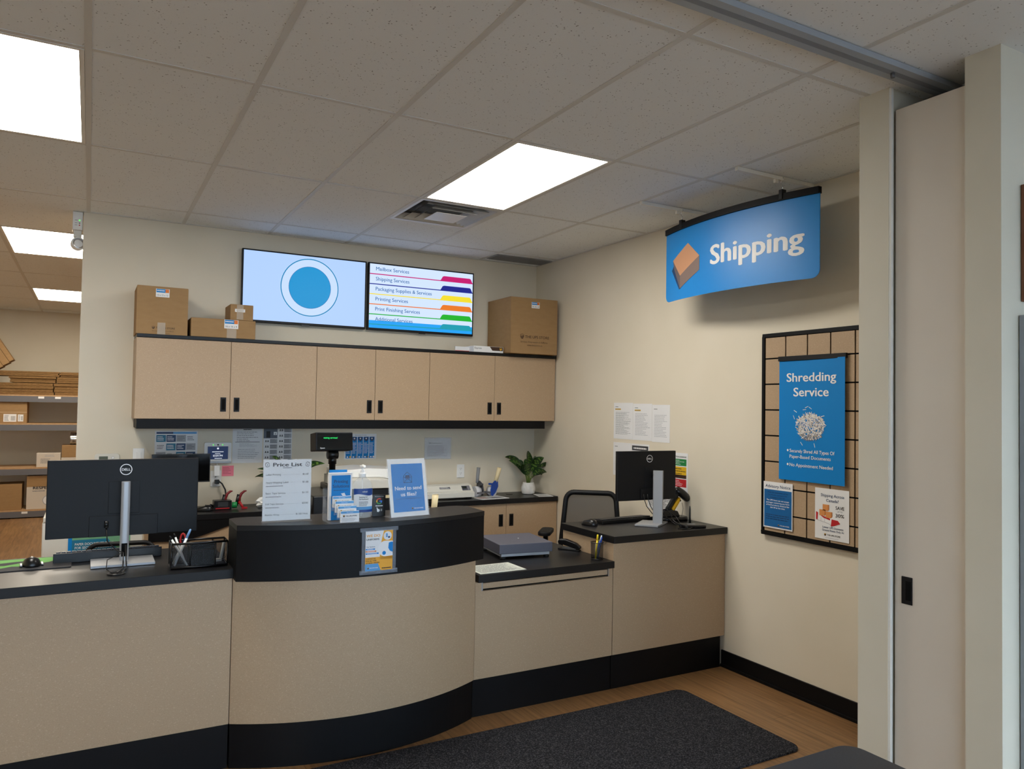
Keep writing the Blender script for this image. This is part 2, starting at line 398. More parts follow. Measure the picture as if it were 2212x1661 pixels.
for k in range(14): m_.box(-.265, .265, -.09 + .0132 * k, -.083 + .0132 * k, -.008, -.004, mat('dark_grille', (132, 131, 130), .6))
m_.build('slats', t)
t = thing('partition_track', 'long grey metal ceiling track running to the sliding partition', 'ceiling track', (0, 1.785, CEIL))
m_ = MB().box(-2.4, 3.6, -.042, .042, -.022, .0, TRACKM).box(-2.4, 3.6, -.012, .012, -.0225, -.0215, mat('track_slot', (128, 134, 140), .5)).box(-2.4, 3.6, .042, .054, -.002, .0, DARKGAP)
m_.build('rail', t)
MB().tube([(2.62, -.0, -.04), (2.62, 0, -.022)], .008, STEEL).build('stop_bolt', t)
t = thing('sliding_partition', 'tall greige sliding partition panel parked between two wing walls', 'partition', (2.80, 1.755, 0))
PAN = noisy('partition_vinyl', [(.3, (212, 201, 186)), (.7, (217, 207, 192))], 2, .55, 2)
MB().box(0, .80, -.148, .140, .012, 2.862, PAN).build('panel', t, bevel=.002)
h = MB(); u, v = LX; o = V((-.0015, 0, 0))
h.box(-.004, .004, .066, .11, .902, 1.008, BPLAS)
hh = h.build('pull_handle', t, bevel=.002)
MB().box(-.0046, -.004, .070, .092, .918, .992, DARKGAP).build('recess', hh)
# far right sliver: framed brown board and grey cabinet against the front of the wing wall
one(MB().box(0, .7, 0, .03, 0, .42, mat('brown_wood_frame', (120, 74, 48), .5)).box(.03, .67, -.001, 0, .03, .39, PAPER), 'picture_frame', 'brown wooden frame on the wall at the right edge of the photo', 'picture frame', (2.897, 1.445, 2.05), bevel=.002)
one(MB().box(0, .7, 0, .06, 0, 1.98, mat('grey_laminate', (150, 154, 160), .5)), 'grey_panel', 'tall grey panel below the brown frame at the right edge', 'panel', (2.880, 1.415, .02), bevel=.003)

# hanging sign "Shipping"
t = thing('hanging_sign', 'curved blue hanging sign reading Shipping with a parcel picture', 'sign', (3.30, 3.315, 2.355))
HC, SG = .612, .088
RR = (HC * HC + SG * SG) / (2 * SG)
def sx(y): return -.032 + RR - math.sqrt(RR * RR - y * y)
SIGNB = noisy('sign_blue', [(.3, (12, 132, 214)), (.7, (20, 137, 217))], 2, .38, 1)
m_ = MB(); n = 40; ysl = [HC - 2 * HC * i / n for i in range(n + 1)]
def zbot(y):
    a = HC - abs(y); r = .045
    return (r - math.sqrt(max(0, r * r - (r - a) ** 2))) if a < r else 0
ys2 = sorted(set(ysl + [HC - .045 * (1 - math.cos(k * math.pi / 16)) for k in range(9)] + [-HC + .045 * (1 - math.cos(k * math.pi / 16)) for k in range(9)]), reverse=True)
vs = []; fs = []
for y in ys2:
    x = sx(y); vs += [(x, y, zbot(y)), (x, y, .455), (x + .004, y, zbot(y)), (x + .004, y, .455)]
for i in range(len(ys2) - 1):
    a, c = 4 * i, 4 * i + 4; fs += [(a, c, c + 1, a + 1), (c + 2, a + 2, a + 3, c + 3), (a + 2, c + 2, c, a)]
k = 4 * (len(ys2) - 1); fs += [(2, 0, 1, 3), (k, k + 2, k + 3, k + 1)]
m_.add(vs, fs, SIGNB)
face = m_.build('banner', t)
m_ = MB()                                          # top rail follows the arc
for i in range(n):
    y, q = ysl[i], ysl[i + 1]; a, c = sx(y), sx(q)
    m_.add([(a - .012, y, .45), (c - .012, q, .45), (c - .012, q, .487), (a - .012, y, .487), (a + .014, y, .45), (c + .014, q, .45), (c + .014, q, .487), (a + .014, y, .487)],
           [(0, 1, 2, 3), (5, 4, 7, 6), (3, 2, 6, 7), (1, 0, 4, 5)] + ([(4, 0, 3, 7)] if i == 0 else []) + ([(1, 5, 6, 2)] if i == n - 1 else []), BLKSIDE)
m_.build('top_rail', t)
def wrap(mb, d):                                    # lay flat printing (x,z in the plane x=0) onto the arc
    mb.v = [(sx(p[1]) - d + p[0], p[1], p[2]) for p in mb.v]
m_, s = SB((0, HC, 0), *LX)
s.T('Shipping', .50, .172, .116, WHT, 0, 'l', w=.645, bold=.03)
wrap(m_, .0012); m_.build('lettering', face, weld=False)
m_, s = SB((0, HC, 0), *LX)
PT, PS, PS2 = mat('parcel_top_print', (204, 150, 112), .5), mat('parcel_side_print', (132, 112, 104), .5), mat('parcel_end_print', (104, 94, 96), .5)
_P = s.P
def strips(pts, m, l):
    for k in range(20):
        q = pts
        for c, sg in ((.07 + .018 * k, 1), (.07 + .018 * (k + 1), -1)):
            r = []
            for a, b2 in zip(q, q[1:] + q[:1]):
                da, db = (a[0] - c) * sg, (b2[0] - c) * sg
                if da >= 0: r.append(a)
                if da * db < 0: f = da / (da - db); r.append((a[0] + f * (b2[0] - a[0]), a[1] + f * (b2[1] - a[1])))
            q = r
            if len(q) < 3: break
        if len(q) >= 3: _P(q, m, l)
s.P = strips
s.P([(.085, .20), (.18, .065), (.20, .07), (.12, .24)], NAVY, 0)
s.P([(.10, .264), (.19, .153), (.40, .247), (.28, .348)], PT, 1); s.P([(.10, .264), (.116, .205), (.19, .07), (.19, .153)], PS2, 1); s.P([(.19, .07), (.40, .158), (.40, .247), (.19, .153)], PS, 1)
wrap(m_, .0012); m_.build('parcel_picture', face, weld=False)
for y in (.405, -.405):
    x = sx(y)
    MB().box(x - .016, x + .018, y - .012, y + .012, .455, .51, BPLAS).build('rail_clip', t, bevel=.002)
    hk = [(x, y, .505), (x, y - .004, .53), (x, y + .010, .545), (x, y + .008, .56), (x, y - .008, .568), (x, y - .006, .578)]
    MB().tube(hk, .0022, CHROME, 6).build('hook', t)
for y, nm in ((3.76, 'white ceiling bar above the left end of the blue hanging sign'), (2.95, 'white ceiling bar above the right end of the blue hanging sign')):
    one(MB().box(-.31, .29, -.011, .011, 0, .02, WHITEP).box(-.02, .0, -.008, .008, -.02, 0, WHITEP), 'hanger_bar', nm, 'hanger bar', (3.31, y, CEIL - .02), 0, 'sign hanger bars')

# emergency light at the end of the partition wall
t = thing('emergency_light', 'white wall emergency lamp unit with one round spotlight near the ceiling', 'emergency light', (-.075, 6.11, 2.68))
m_, s = SB((-.062, -.0505, 0))
m_.box(-.062, .0, -.05, .05, .145, .272, WPLAS)
for k, q in enumerate((.212, .193, .178)): s.R(.014, q - .002, .03, q + .002, LGREY, 1); s.C(.042, q, .0045, [mat('green_led', (90, 255, 90), .4, emit=1.6), GREY, REDI][k], 1)
m_.build('housing', t, bevel=.004)
MB().box(-.055, -.005, -.02, .03, .10, .147, OFFW).build('bracket', t, bevel=.003)
m_ = MB(); m_.M = Mx.Translation((-.028, -.01, .05)) @ Mx.Rotation(math.radians(78), 4, 'X') @ Mx.Rotation(.3, 4, 'Y')
m_.lathe([(.004, -.045), (.026, -.04), (.042, -.015), (.046, .012), (.044, .03), (.040, .032), (.036, .02)], WPLAS, 24)
hd = m_.build('lamp_head', t)
m_ = MB(); m_.M = Mx.Translation((-.028, -.01, .05)) @ Mx.Rotation(math.radians(78), 4, 'X') @ Mx.Rotation(.3, 4, 'Y')
m_.lathe([(.006, .0), (.02, .006), (.037, .024), (.0372, .026), (.02, .016), (.005, .012)], CHROME, 24); m_.build('reflector', hd)
MB().tube([(-.03, -.005, .09), (-.03, -.008, .105)], .01, WPLAS).build('swivel', t)
MB().tube([(-.035, -.02, .26), (-.035, -.03, .268), (-.035, -.028, .276)], .009, GPLAS).build('conduit', t)

# ------------------------------------------------------------------ wall screens
SCL = mat('screen_pale_blue', (172, 202, 250), .4, emit=1.0); SCL2 = mat('screen_lighter_blue', (192, 214, 252), .4, emit=1.0)
def em(n, c): return mat(n, c, .4, emit=1.0)
for k, (xa, xb) in enumerate(((.982, 1.957), (1.974, 2.937))):
    t = thing('wall_television', ['wall screen showing a blue disc inside a blue ring', 'wall screen listing services with coloured tabs'][k], 'television', ((xa + xb) / 2, 6.04, 2.258), 0, 'wall screens above the cupboards')
    hw, H = (xb - xa) / 2, .558
    m_ = MB().box(-hw, hw, -.04, -.006, 0, H, BPLAS).box(-.2, .2, -.006, .01, .12, .44, BPLAS); m_.build('housing', t, bevel=.002)
    m_, s = SB((-hw + .011, -.0404, .018)); W_, H_ = 2 * hw - .022, H - .029
    s.R(0, 0, W_, H_, SCL if k == 0 else em('screen_ice_blue', (204, 222, 255)), 0)
    if k == 0:
        cx, cy = .505, .282
        s.C(cx, cy, .232, SCL2, 1, 48); s.ring(cx, cy, .221, .229, em('screen_ring_blue', (16, 128, 178)), 2, 56)
        s.C(cx, cy, .166, em('screen_dark_line', (20, 84, 140)), 3, 48); s.C(cx, cy, .1635, em('screen_disc_blue', (18, 142, 202)), 4, 48)
    else:
        rows = [('Mailbox Services', (190, 24, 106), .29), ('Shipping Services', (24, 34, 134), .295), ('Packaging Supplies & Services', (236, 214, 44), .50),
                ('Printing Services', (226, 118, 34), .285), ('Print Finishing Services', (28, 172, 40), .395), ('Additional Services', (22, 150, 170), .33)]
        tx = em('screen_text_blue', (28, 96, 148))
        st = H_ / 6.36
        s.R(0, 0, W_, .062, em('screen_band_blue', (30, 156, 236)), 1)
        for i, (nm, c, wd) in enumerate(rows):
            y = H_ - st * (i + 1); cm = em('screen_tab_%d' % i, c)
            s.T(nm, .052, y + .03, .03, tx, 3, 'l', w=wd, bold=.008)
            s.R(0, y - .004, W_, y + .004, cm, 2)
            s.P([(.63, y), (W_ - .002, y), (W_ - .02, y + .036), (W_ - .03, y + .042), (.665, y + .042), (.652, y + .036)], cm, 3)
    m_.build('screen', t, weld=False)
    MB().box(-.03, .03, -.0406, -.036, -.008, .002, DPLAS).build('sensor_bar', t)

# ------------------------------------------------------------------ upper cupboards
def pull(mb, x, z, y=0):
    mb.box(x - .019, x + .019, y - .004, y, z - .05, z + .05, BPLAS); mb.box(x - .010, x + .012, y - .0046, y - .004, z - .038, z + .038, DARKGAP)
UX = [.265, .872, 1.483, 1.942, 2.397, 2.993, 3.597]
UL = ['left wall cupboard with two tan doors below the brown boxes', 'middle wall cupboard with two narrower tan doors', 'right wall cupboard with two tan doors under the large box']
for k in range(3):
    a, c, e = UX[2 * k:2 * k + 3]
    t = thing('wall_cupboard', UL[k], 'cupboard', ((a + e) / 2, YB, 1.522), 0, 'tan wall cupboards'); ox = (a + e) / 2
    MB().box(a - ox, e - ox, -.350, -.002, 0, .552, LAM).build('carcass', t)
    for q, (p0, p1) in enumerate(((a, c), (c, e))):
        d = MB().box(p0 - ox + .0015, p1 - ox - .0015, -.370, -.3515, .002, .550, LAM).build('door', t, bevel=.0012)
        hm = MB(); pull(hm, (p1 - ox - .045) if q == 0 else (p0 - ox + .045), .105, -.370); hm.build('pull_handle', d)
MB_ = MB().box(0, 3.335, -.376, -.002, 0, .024, BLACK)
one(MB_, 'cupboard_top_board', 'long thin black board capping the wall cupboards', 'shelf board', (.268, YB, 2.0745), bevel=.002)
one(MB().box(.012, 3.235, -.362, -.002, 0, .066, BLKSIDE), 'light_valance', 'long black valance strip under the tan wall cupboards', 'valance', (.268, YB, 1.4555), bevel=.002)

# cardboard boxes on top of the cupboards
ZT = 2.0985
def size_label(s, x, y, txt, wd=.085):
    h = wd * .66
    s.R(x, y, x + wd, y + h, PAPER, 1); s.R(x + wd * .04, y + h * .55, x + wd * .7, y + h * .97, BLUE, 2); s.R(x + wd * .7, y + h * .55, x + wd * .96, y + h * .97, ORANGE, 2)
    s.greek(x + wd * .08, y + h * .68, x + wd * .66, y + h * .88, 1, WHT, 3, .5, .1); s.T(txt, x + wd / 2, y + h * .14, h * .2, INK, 2, 'c', w=wd * .8)
def store_print(s, x, y, wd):
    s.shield(x + wd * .07, y, wd * .14, BROWN, CARD, 1); s.T('THE UPS STORE', x + wd * .17, y - wd * .04, wd * .075, BROWN, 1, 'l', w=wd * .8, bold=.012)
    s.T("Services d'impression et d'affaires", x + wd * .02, y - wd * .17, wd * .045, BROWN, 1, 'l', w=wd * .9); s.T('www.theupsstore.ca', x + wd * .24, y - wd * .26, wd * .045, BROWN, 1, 'l', w=wd * .5)
def tape_strip(mb, x0, x1, y, z0, z1): mb.add([(x0, y, z0), (x1, y, z0), (x1, y, z1), (x0, y, z1)], [(0, 1, 2, 3)], TAPE)
t = thing('cardboard_box', 'tall closed brown box at the left end of the cupboard top', 'box', (.42, 5.84, ZT), 0, 'boxes on the cupboards')
m_ = MB().box(-.16, .16, -.16, .16, 0, .323, CARD).box(-.158, .158, -.158, .158, .323, .327, CARD); m_.box(-.16, .16, -.002, .002, .3272, .3275, CARDD); m_.build('carton', t, bevel=.003)
m_, s = SB((-.16, -.1606, 0)); size_label(s, .115, .255, '12 x 12 x 12'); m_.build('size_sticker', t)
m_, s = SB((-.16, -.1606, 0)); store_print(s, .095, .045, .15); m_.build('printed_logo', t)
m_ = MB(); tape_strip(m_, -.03, .02, -.1625, .0, .08); m_.build('tape', t)
t = thing('cardboard_box', 'low wide brown box with a size sticker, under the smallest box', 'box', (.818, 5.85, ZT), 0, 'boxes on the cupboards')
MB().box(-.216, .216, -.17, .17, 0, .132, CARD).build('carton', t, bevel=.004)
m_, s = SB((-.216, -.1706, 0)); size_label(s, .218, .068, '16 x 16 x 4', .095); m_.build('size_sticker', t)
m_ = MB(); tape_strip(m_, .02, .085, -.1722, 0, .066); m_.build('tape', t)
t = thing('cardboard_box', 'smallest brown box on top of the low wide box', 'box', (.937, 5.80, ZT + .1325), 0, 'boxes on the cupboards')
MB().box(-.078, .078, -.12, .12, 0, .112, CARD).build('carton', t, bevel=.002)
m_, s = SB((-.078, -.1206, 0)); s.R(.03, .058, .10, .08, PAPER, 1); s.T('12 x 6 x 4', .065, .064, .009, INK, 2, 'c', w=.05); m_.build('size_sticker', t)
m_ = MB(); tape_strip(m_, -.035, .01, -.1222, .005, .11); m_.build('tape', t)
t = thing('cardboard_box', 'large open-topped brown box at the right end of the cupboard top', 'box', (3.322, 5.80, ZT + .0015), 0, 'boxes on the cupboards')
m_ = MB(); a, c, H = .232, .212, .478
for q in ((-a, a, -c, -c + .006), (-a, a, c - .006, c), (-a, -a + .006, -c + .006, c - .006), (a - .006, a, -c + .006, c - .006)): m_.box(*q, 0, H, CARD)
m_.box(-a, a, -c, c, 0, .006, CARD); m_.build('carton', t, bevel=.0015)
m_ = MB(); m_.M = Mx.Translation((-a, 0, H - .012)) @ Mx.Rotation(math.radians(14), 4, 'Y'); m_.box(0.008, .22, -c + .01, c - .01, -.003, .002, CARD); m_.build('flap', t)
m_ = MB(); m_.M = Mx.Translation((a, 0, H - .03)) @ Mx.Rotation(math.radians(-10), 4, 'Y'); m_.box(-.22, -.008, -c + .01, c - .01, -.003, .002, CARD); m_.build('flap', t)
m_, s = SB((-a, -c - .0006, 0)); size_label(s, .20, H - .085, '18 x 18 x 18', .08); m_.build('size_sticker', t)
m_, s = SB((-a, -c - .0006, 0)); store_print(s, .09, .145, .30); m_.build('printed_logo', t)
t = thing('express_carton', 'flat white and brown express carton beside the large box', 'parcel box', (2.955, 5.70, ZT))
MB().box(-.16, .12, -.012, .2, 0, .052, PAPER).build('carton', t, bevel=.002)
m_, s = SB((-.16, -.0126, 0)); s.P([(.15, .05), (.175, .018), (.275, .018), (.275, .05)], BROWN, 1); s.T('Express', .008, .027, .015, INK, 1, 'l', w=.065); s.shield(.255, .034, .026, GOLD, BROWN, 2, False); m_.build('print', t)
one(MB().box(-.07, .07, -.004, .004, 0, .045, PAPER).box(-.07, .07, -.0045, -.004, .004, .012, REDI), 'white_packet', 'small white packet with red stripe left of the express carton', 'packet', (2.735, 5.78, ZT), 0)

# ------------------------------------------------------------------ front counter
LC0 = -2.6
def arc(xc, ym, R, x): return ym + R - math.sqrt(R * R - (x - xc) ** 2)
t = thing('counter_cabinet', 'long tan counter front at the lower left under the large monitor', 'counter', (.588, 3.62, 0), 0, 'tan counter units')
MB().box(LC0, -.0015, 0, .56, .20, .853, LAM).build('front_panel', t, bevel=.0015)
MB().box(LC0, -.0015, .014, .54, 0, .198, BLKSIDE).build('toe_kick', t)
one(MB().box(LC0, 0, 0, .64, 0, .042, BLACK), 'worktop', 'black worktop carrying the keyboard and large monitor at left', 'worktop', (.588, 3.60, .854), 0, 'black counter worktops', bevel=.002)
t = thing('bow_counter', 'bow-fronted tan counter with a raised black ledge', 'counter', (1.2, 3.62, 0), 0, 'tan counter units')
def bowpoly(hw, ym, R, yb, n=28):
    xs = [-hw + 2 * hw * i / n for i in range(n + 1)]
    return [(x, arc(0, ym, R, x)) for x in xs] + [(hw, yb), (-hw, yb)]
def bowz(mb, poly, z0, z1, m): return mb.prism(poly, z1 - z0, (0, 0, z1), (1, 0, 0), (0, 1, 0), m)
bowz(MB(), bowpoly(.611, -.165, 1.229, .12), .20, .852, LAM).build('curved_panel', t, bevel=.0015)
MB().box(-.611, .611, .1205, .55, .20, .705, LAM).build('carcass', t)
bowz(MB(), bowpoly(.607, -.150, 1.26, .54), 0, .198, BLKSIDE).build('toe_kick', t)
R2 = (.613 ** 2 + .145 ** 2) / (2 * .145)
m_ = MB(); pf = bowpoly(.613, -.232, R2, 0)[:-2]; inn = [(x * .955, y + .03) for x, y in reversed(pf)]
bowz(m_, pf + inn, .852, 1.076, BLKSIDE); m_.box(-.613, -.588, -.082, .135, .852, 1.076, BLKSIDE).box(.588, .613, -.082, .135, .852, 1.076, BLKSIDE)
m_.box(-.588, .588, .10, .12, .852, 1.076, BLKSIDE); m_.build('fascia', t)
tp = [(x * 1.002, y - .002) for x, y in pf] + [(.614, .11), (.60, .14), (.565, .158), (.52, .160), (.45, .145), (.38, .13), (-.38, .13), (-.45, .145), (-.53, .158), (-.585, .152), (-.614, .13)]
bowz(MB(), tp, 1.076, 1.10, BLACK).build('ledge_top', t, bevel=.0015)
one(MB().box(-.611, 1.511, .122, .68, 0, .04, BLACK).box(.622, 1.511, -.02, .122, 0, .04, BLACK), 'worktop', 'low black worktop carrying the grey weighing scale', 'worktop', (1.2, 3.62, .711), 0, 'black counter worktops', bevel=.002)
t = thing('counter_cabinet', 'low tan counter front with a slot under the desk edge', 'counter', (2.262, 3.62, 0), 0, 'tan counter units')
m_ = MB().box(-.449, .449, 0, .02, .20, .662, LAM).box(-.449, -.412, 0, .02, .662, .710, LAM).box(.422, .449, 0, .02, .662, .710, LAM).box(-.449, .449, .0205, .56, .20, .655, LAM)
m_.build('front_panel', t, bevel=.0012); MB().box(-.449, .449, .03, .04, .656, .709, DARKGAP).build('slot_back', t)
MB().box(-.449, .449, .014, .54, 0, .198, BLKSIDE).build('toe_kick', t)
dr = MB().box(-.402, .414, .004, .022, .672, .702, LAM).build('tray_front', t, bevel=.001)
for x in (-.409, .419): MB().box(x - .004, x + .004, -.002, .02, .664, .708, ALU).build('slide_bracket', t)
t = thing('counter_cabinet', 'taller tan counter unit against the right wall', 'counter', (3.16, 3.62, 0), 0, 'tan counter units')
MB().box(-.444, .446, 0, .46, .20, .851, LAM).box(-.444, -.425, .46, .545, .20, .851, LAM).build('front_panel', t, bevel=.0015)
MB().box(-.444, .422, .014, .44, 0, .198, BLKSIDE).build('toe_kick', t)
one(MB().box(-.452, .447, -.02, .56, 0, .041, BLACK), 'worktop', 'raised black worktop by the right wall carrying the smaller monitor', 'worktop', (3.16, 3.62, .852), 0, 'black counter worktops', bevel=.002)

# ------------------------------------------------------------------ back counter
one(MB().prism([(0, 0), (1.02, 0), (1.02, .44), (0, .44)], .04, (0, 0, 0), (1, 0, 0), (0, 1, 0), BLACK), 'back_worktop', 'black worktop along the back wall left of the copier', 'worktop', (.36, 5.608, .87), 0, 'black back worktops', bevel=.002)
one(MB().prism([(.30, .0), (1.445, 0), (1.445, .44), (0, .44), (0, .17), (.17, .15), (.26, .10)], .04, (0, 0, 0), (1, 0, 0), (0, 1, 0), BLACK), 'back_worktop', 'black worktop along the back wall holding the laminator', 'worktop', (2.155, 5.608, .87), 0, 'black back worktops', bevel=.002)
def base_cab(x0, x1, seam, label, dark_sheet=False):
    ox = (x0 + x1) / 2
    t = thing('base_cabinet', label, 'cabinet', (ox, YB, 0), 0, 'tan base cabinets along the back wall')
    MB().box(x0 - ox, x1 - ox, -.405, -.004, .10, .829, LAM).build('carcass', t); MB().box(x0 - ox, x1 - ox, -.37, -.004, 0, .1, BLKSIDE).build('plinth', t)
    for q, (a, c) in enumerate(((x0, seam), (seam, x1))):
        d = MB().box(a - ox + .0015, c - ox - .0015, -.424, -.4055, .104, .826, LAM).build('door', t, bevel=.0012)
        hm = MB(); pull(hm, (c - ox - .05) if q == 0 else (a - ox + .05), .69, -.424); hm.build('pull_handle', d)
    return t
base_cab(2.46, 3.60, 3.095, 'tan base cabinet under the laminator counter with two black pulls')
t = thing('base_cabinet', 'tan drawer cabinet under the back counter behind the mesh organiser', 'cabinet', (.87, YB, 0), 0, 'tan base cabinets along the back wall')
MB().box(-.5, .5, -.405, -.004, .10, .829, LAM).build('carcass', t); MB().box(-.5, .5, -.37, -.004, 0, .1, BLKSIDE).build('plinth', t)
MB().box(-.498, .498, -.424, -.4055, .566, .826, LAM).build('drawer_front', t, bevel=.0012); MB().box(-.498, .498, -.424, -.4055, .104, .560, LAM).build('drawer_front', t, bevel=.0012)
gap_outline = [(-.5, .829), (-.5, .70), (-.28, .695)] + [(-.28 + .37 * i / 10, .695 + .115 * (i / 10) ** 1.15) for i in range(1, 11)] + [(.5, .816), (.5, .829)]
MB().prism(list(gap_outline), .012, (0, -.437, 0), (1, 0, 0), (0, 0, 1), BLKSIDE).build('kneehole_dark_sheet', t)  # added black sheet stands in for the dark kneehole gap under the worktop

# ------------------------------------------------------------------ floor things
def rrect(hx, hy, r, n=6):
    p = []
    for cx, cy, a in ((hx - r, hy - r, 0), (-hx + r, hy - r, 90), (-hx + r, -hy + r, 180), (hx - r, -hy + r, 270)):
        for i in range(n + 1):
            th = math.radians(a + 90 * i / n); p.append((cx + r * math.cos(th), cy + r * math.sin(th)))
    return p
m_ = MB(); m_.prism(rrect(1.11, .437, .06), .009, (0, 0, .009), (1, 0, 0), (0, 1, 0), RUG)
one(m_, 'floor_mat', 'charcoal carpet mat with rounded corners on the wood floor', 'floor mat', (1.97, 3.0, .0005), 0)
t = thing('side_table', 'dark grey table with a rounded corner at the bottom right edge', 'table', (1.32, .98, 0))
MB().prism(rrect(.505, .39, .05), .028, (0, 0, .75), (1, 0, 0), (0, 1, 0), TABLE).build('tabletop', t, bevel=.003)
for x in (-.43, .43):
    for y in (-.31, .31): MB().tube([(x, y, 0), (x, y, .722)], .022, STEEL, 12).build('leg', t)

def office_chair(label, loc, rz, zt, hw, mesh, arms=True):
    """faces -Y; backrest on +Y side"""
    t = thing('office_chair', label, 'chair', loc, rz, 'black mesh office chairs')
    m_ = MB()
    for k in range(5):
        a = 2 * math.pi * k / 5 + .3; m_.tube([(0, 0, .09), (.16 * math.cos(a), .16 * math.sin(a), .085), (.29 * math.cos(a), .29 * math.sin(a), .066)], [.026, .02, .014], BPLAS, 8)
    m_.build('star_base', t)
    for k in range(5):
        a = 2 * math.pi * k / 5 + .3; c = V((.29 * math.cos(a), .29 * math.sin(a), .028)); q = V((-math.sin(a), math.cos(a), 0)) * .018
        MB().tube([c - q, c + q], .028, DPLAS, 12).build('caster', t)
    MB().tube([(0, 0, .08), (0, 0, .41)], .024, BPLAS, 12).build('gas_column', t)
    m_ = MB(); m_.prism(rrect(.245, .235, .09), .07, (0, 0, .48), (1, 0, 0), (0, 1, 0), mat('black_seat_fabric', (30, 30, 32), .9)); m_.build('seat', t, bevel=.02, seg=3)
    zb = .56; hh = (zt - zb) / 2; cz = (zt + zb) / 2; fr = [(x * (1.0 - .10 * z / hh), z) for x, z in rrect(hw - .014, hh - .014, .06, 6)]
    def yb(z): return .20 + .10 * (z - zb)
    pts = [(x, yb(cz + z), cz + z) for x, z in fr]; pts += pts[:2]
    MB().tube(pts, .013 if mesh is WIREM else .019, BPLAS, 8, False, 1.0).build('back_frame', t)
    m_ = MB(); m_.add([(x, yb(cz + z) + .004, cz + z) for x, z in fr], [tuple(range(len(fr)))], mesh); m_.build('back_mesh', t)
    MB().tube([(0, .05, .42), (0, .20, .43), (0, .25, .50), (0, yb(.6) + .02, .62)], .022, BPLAS, 8).build('back_support', t)
    if arms:
        for sx_ in (-1, 1):
            m_ = MB().tube([(sx_ * .22, 0, .44), (sx_ * .29, 0, .47), (sx_ * .30, .03, .60), (sx_ * .30, .0, .735)], .018, BPLAS, 8); m_.build('arm_post', t)
            m_ = MB(); m_.M = Mx.Translation((sx_ * .30, .02, .735)); m_.prism(rrect(.045, .12, .035), .03, (0, 0, .03), (1, 0, 0), (0, 1, 0), BPLAS); m_.build('arm_pad', t, bevel=.008)
    return t
office_chair('black mesh office chair behind the right counter', (3.115, 4.46, 0), -.70, 1.03, .215, MESHB)
office_chair('black mesh office chair whose top shows behind the left keyboard', (.16, 4.64, 0), -.1, .845, .20, WIREM, False)
# shredding bin
t = thing('shredding_bin', 'white secure shredding bin with teal notice behind the left counter', 'bin', (.045, 5.40, 0))
MB().box(-.262, .262, -.25, .25, .02, .93, OFFW).box(-.24, .24, -.23, .23, 0, .02, BPLAS).build('bin_body', t, bevel=.006)
MB().box(-.258, .258, -.255, .255, .932, .962, OFFW).build('lid', t, bevel=.006)
m_, s = SB((-.255, -.2512, 0)); TEAL = mat('teal_ink', (26, 116, 150), .5); GRN2 = mat('sage_ink', (112, 168, 130), .5)
s.o.z += .035; s.o.x -= .03
s.R(.155, .52, .48, .84, mat('cream_paper', (226, 222, 204), .6), 1); s.R(.155, .708, .48, .84, GRN2, 2); s.P([(.155, .708), (.42, .708), (.36, .785), (.155, .785)], TEAL, 3); s.R(.155, .708, .175, .84, BLUE, 4)
s.T('PAPER DOCUMENTS ONLY', .19, .753, .014, WHT, 5, 'l', w=.20, bold=.01); s.T('FOR SECURE SHREDDING', .19, .732, .014, WHT, 5, 'l', w=.20, bold=.01); s.greek(.19, .714, .30, .722, 1, WHT, 5)
m_.build('notice', t)
# copier
t = thing('copier', 'large office copier with black body and white scanner lid against the back wall', 'copier', (1.74, 5.62, 0))
MB().box(-.34, -.13, -.24, .36, .03, .988, DPLAS).box(-.13, .32, -.24, .36, .03, 1.028, DPLAS).box(-.30, .28, -.2, .3, 0, .03, BPLAS).build('body', t, bevel=.008)
m_ = MB(); m_.prism([(-.12, 1.03), (.40, 1.03), (.40, 1.05), (.30, 1.06), (.20, 1.095), (-.12, 1.10)], .56, (0, -.27, 0), (1, 0, 0), (0, 0, 1), OFFW); m_.build('scanner_lid', t, bevel=.004)
m_ = MB(); m_.prism([(-.11, 1.102), (.19, 1.097), (.27, 1.085), (.36, 1.13), (.36, 1.15), (.10, 1.165), (-.11, 1.155)], .38, (0, -.12, 0), (1, 0, 0), (0, 0, 1), WPLAS); m_.build('document_feeder', t, bevel=.004)
MB().box(.02, .26, -.256, -.24, .955, .975, IVORY).build('output_tray_lip', t); MB().box(-.30, .28, -.244, -.24, .62, .63, DARKGAP).build('drawer_gap', t)
m_ = MB(); m_.M = Mx.Translation((.35, -.22, 1.03)) @ Mx.Rotation(-.5, 4, 'X'); m_.box(-.06, .05, -.10, .02, -.01, .015, BPLAS); m_.build('control_panel', t, bevel=.004)

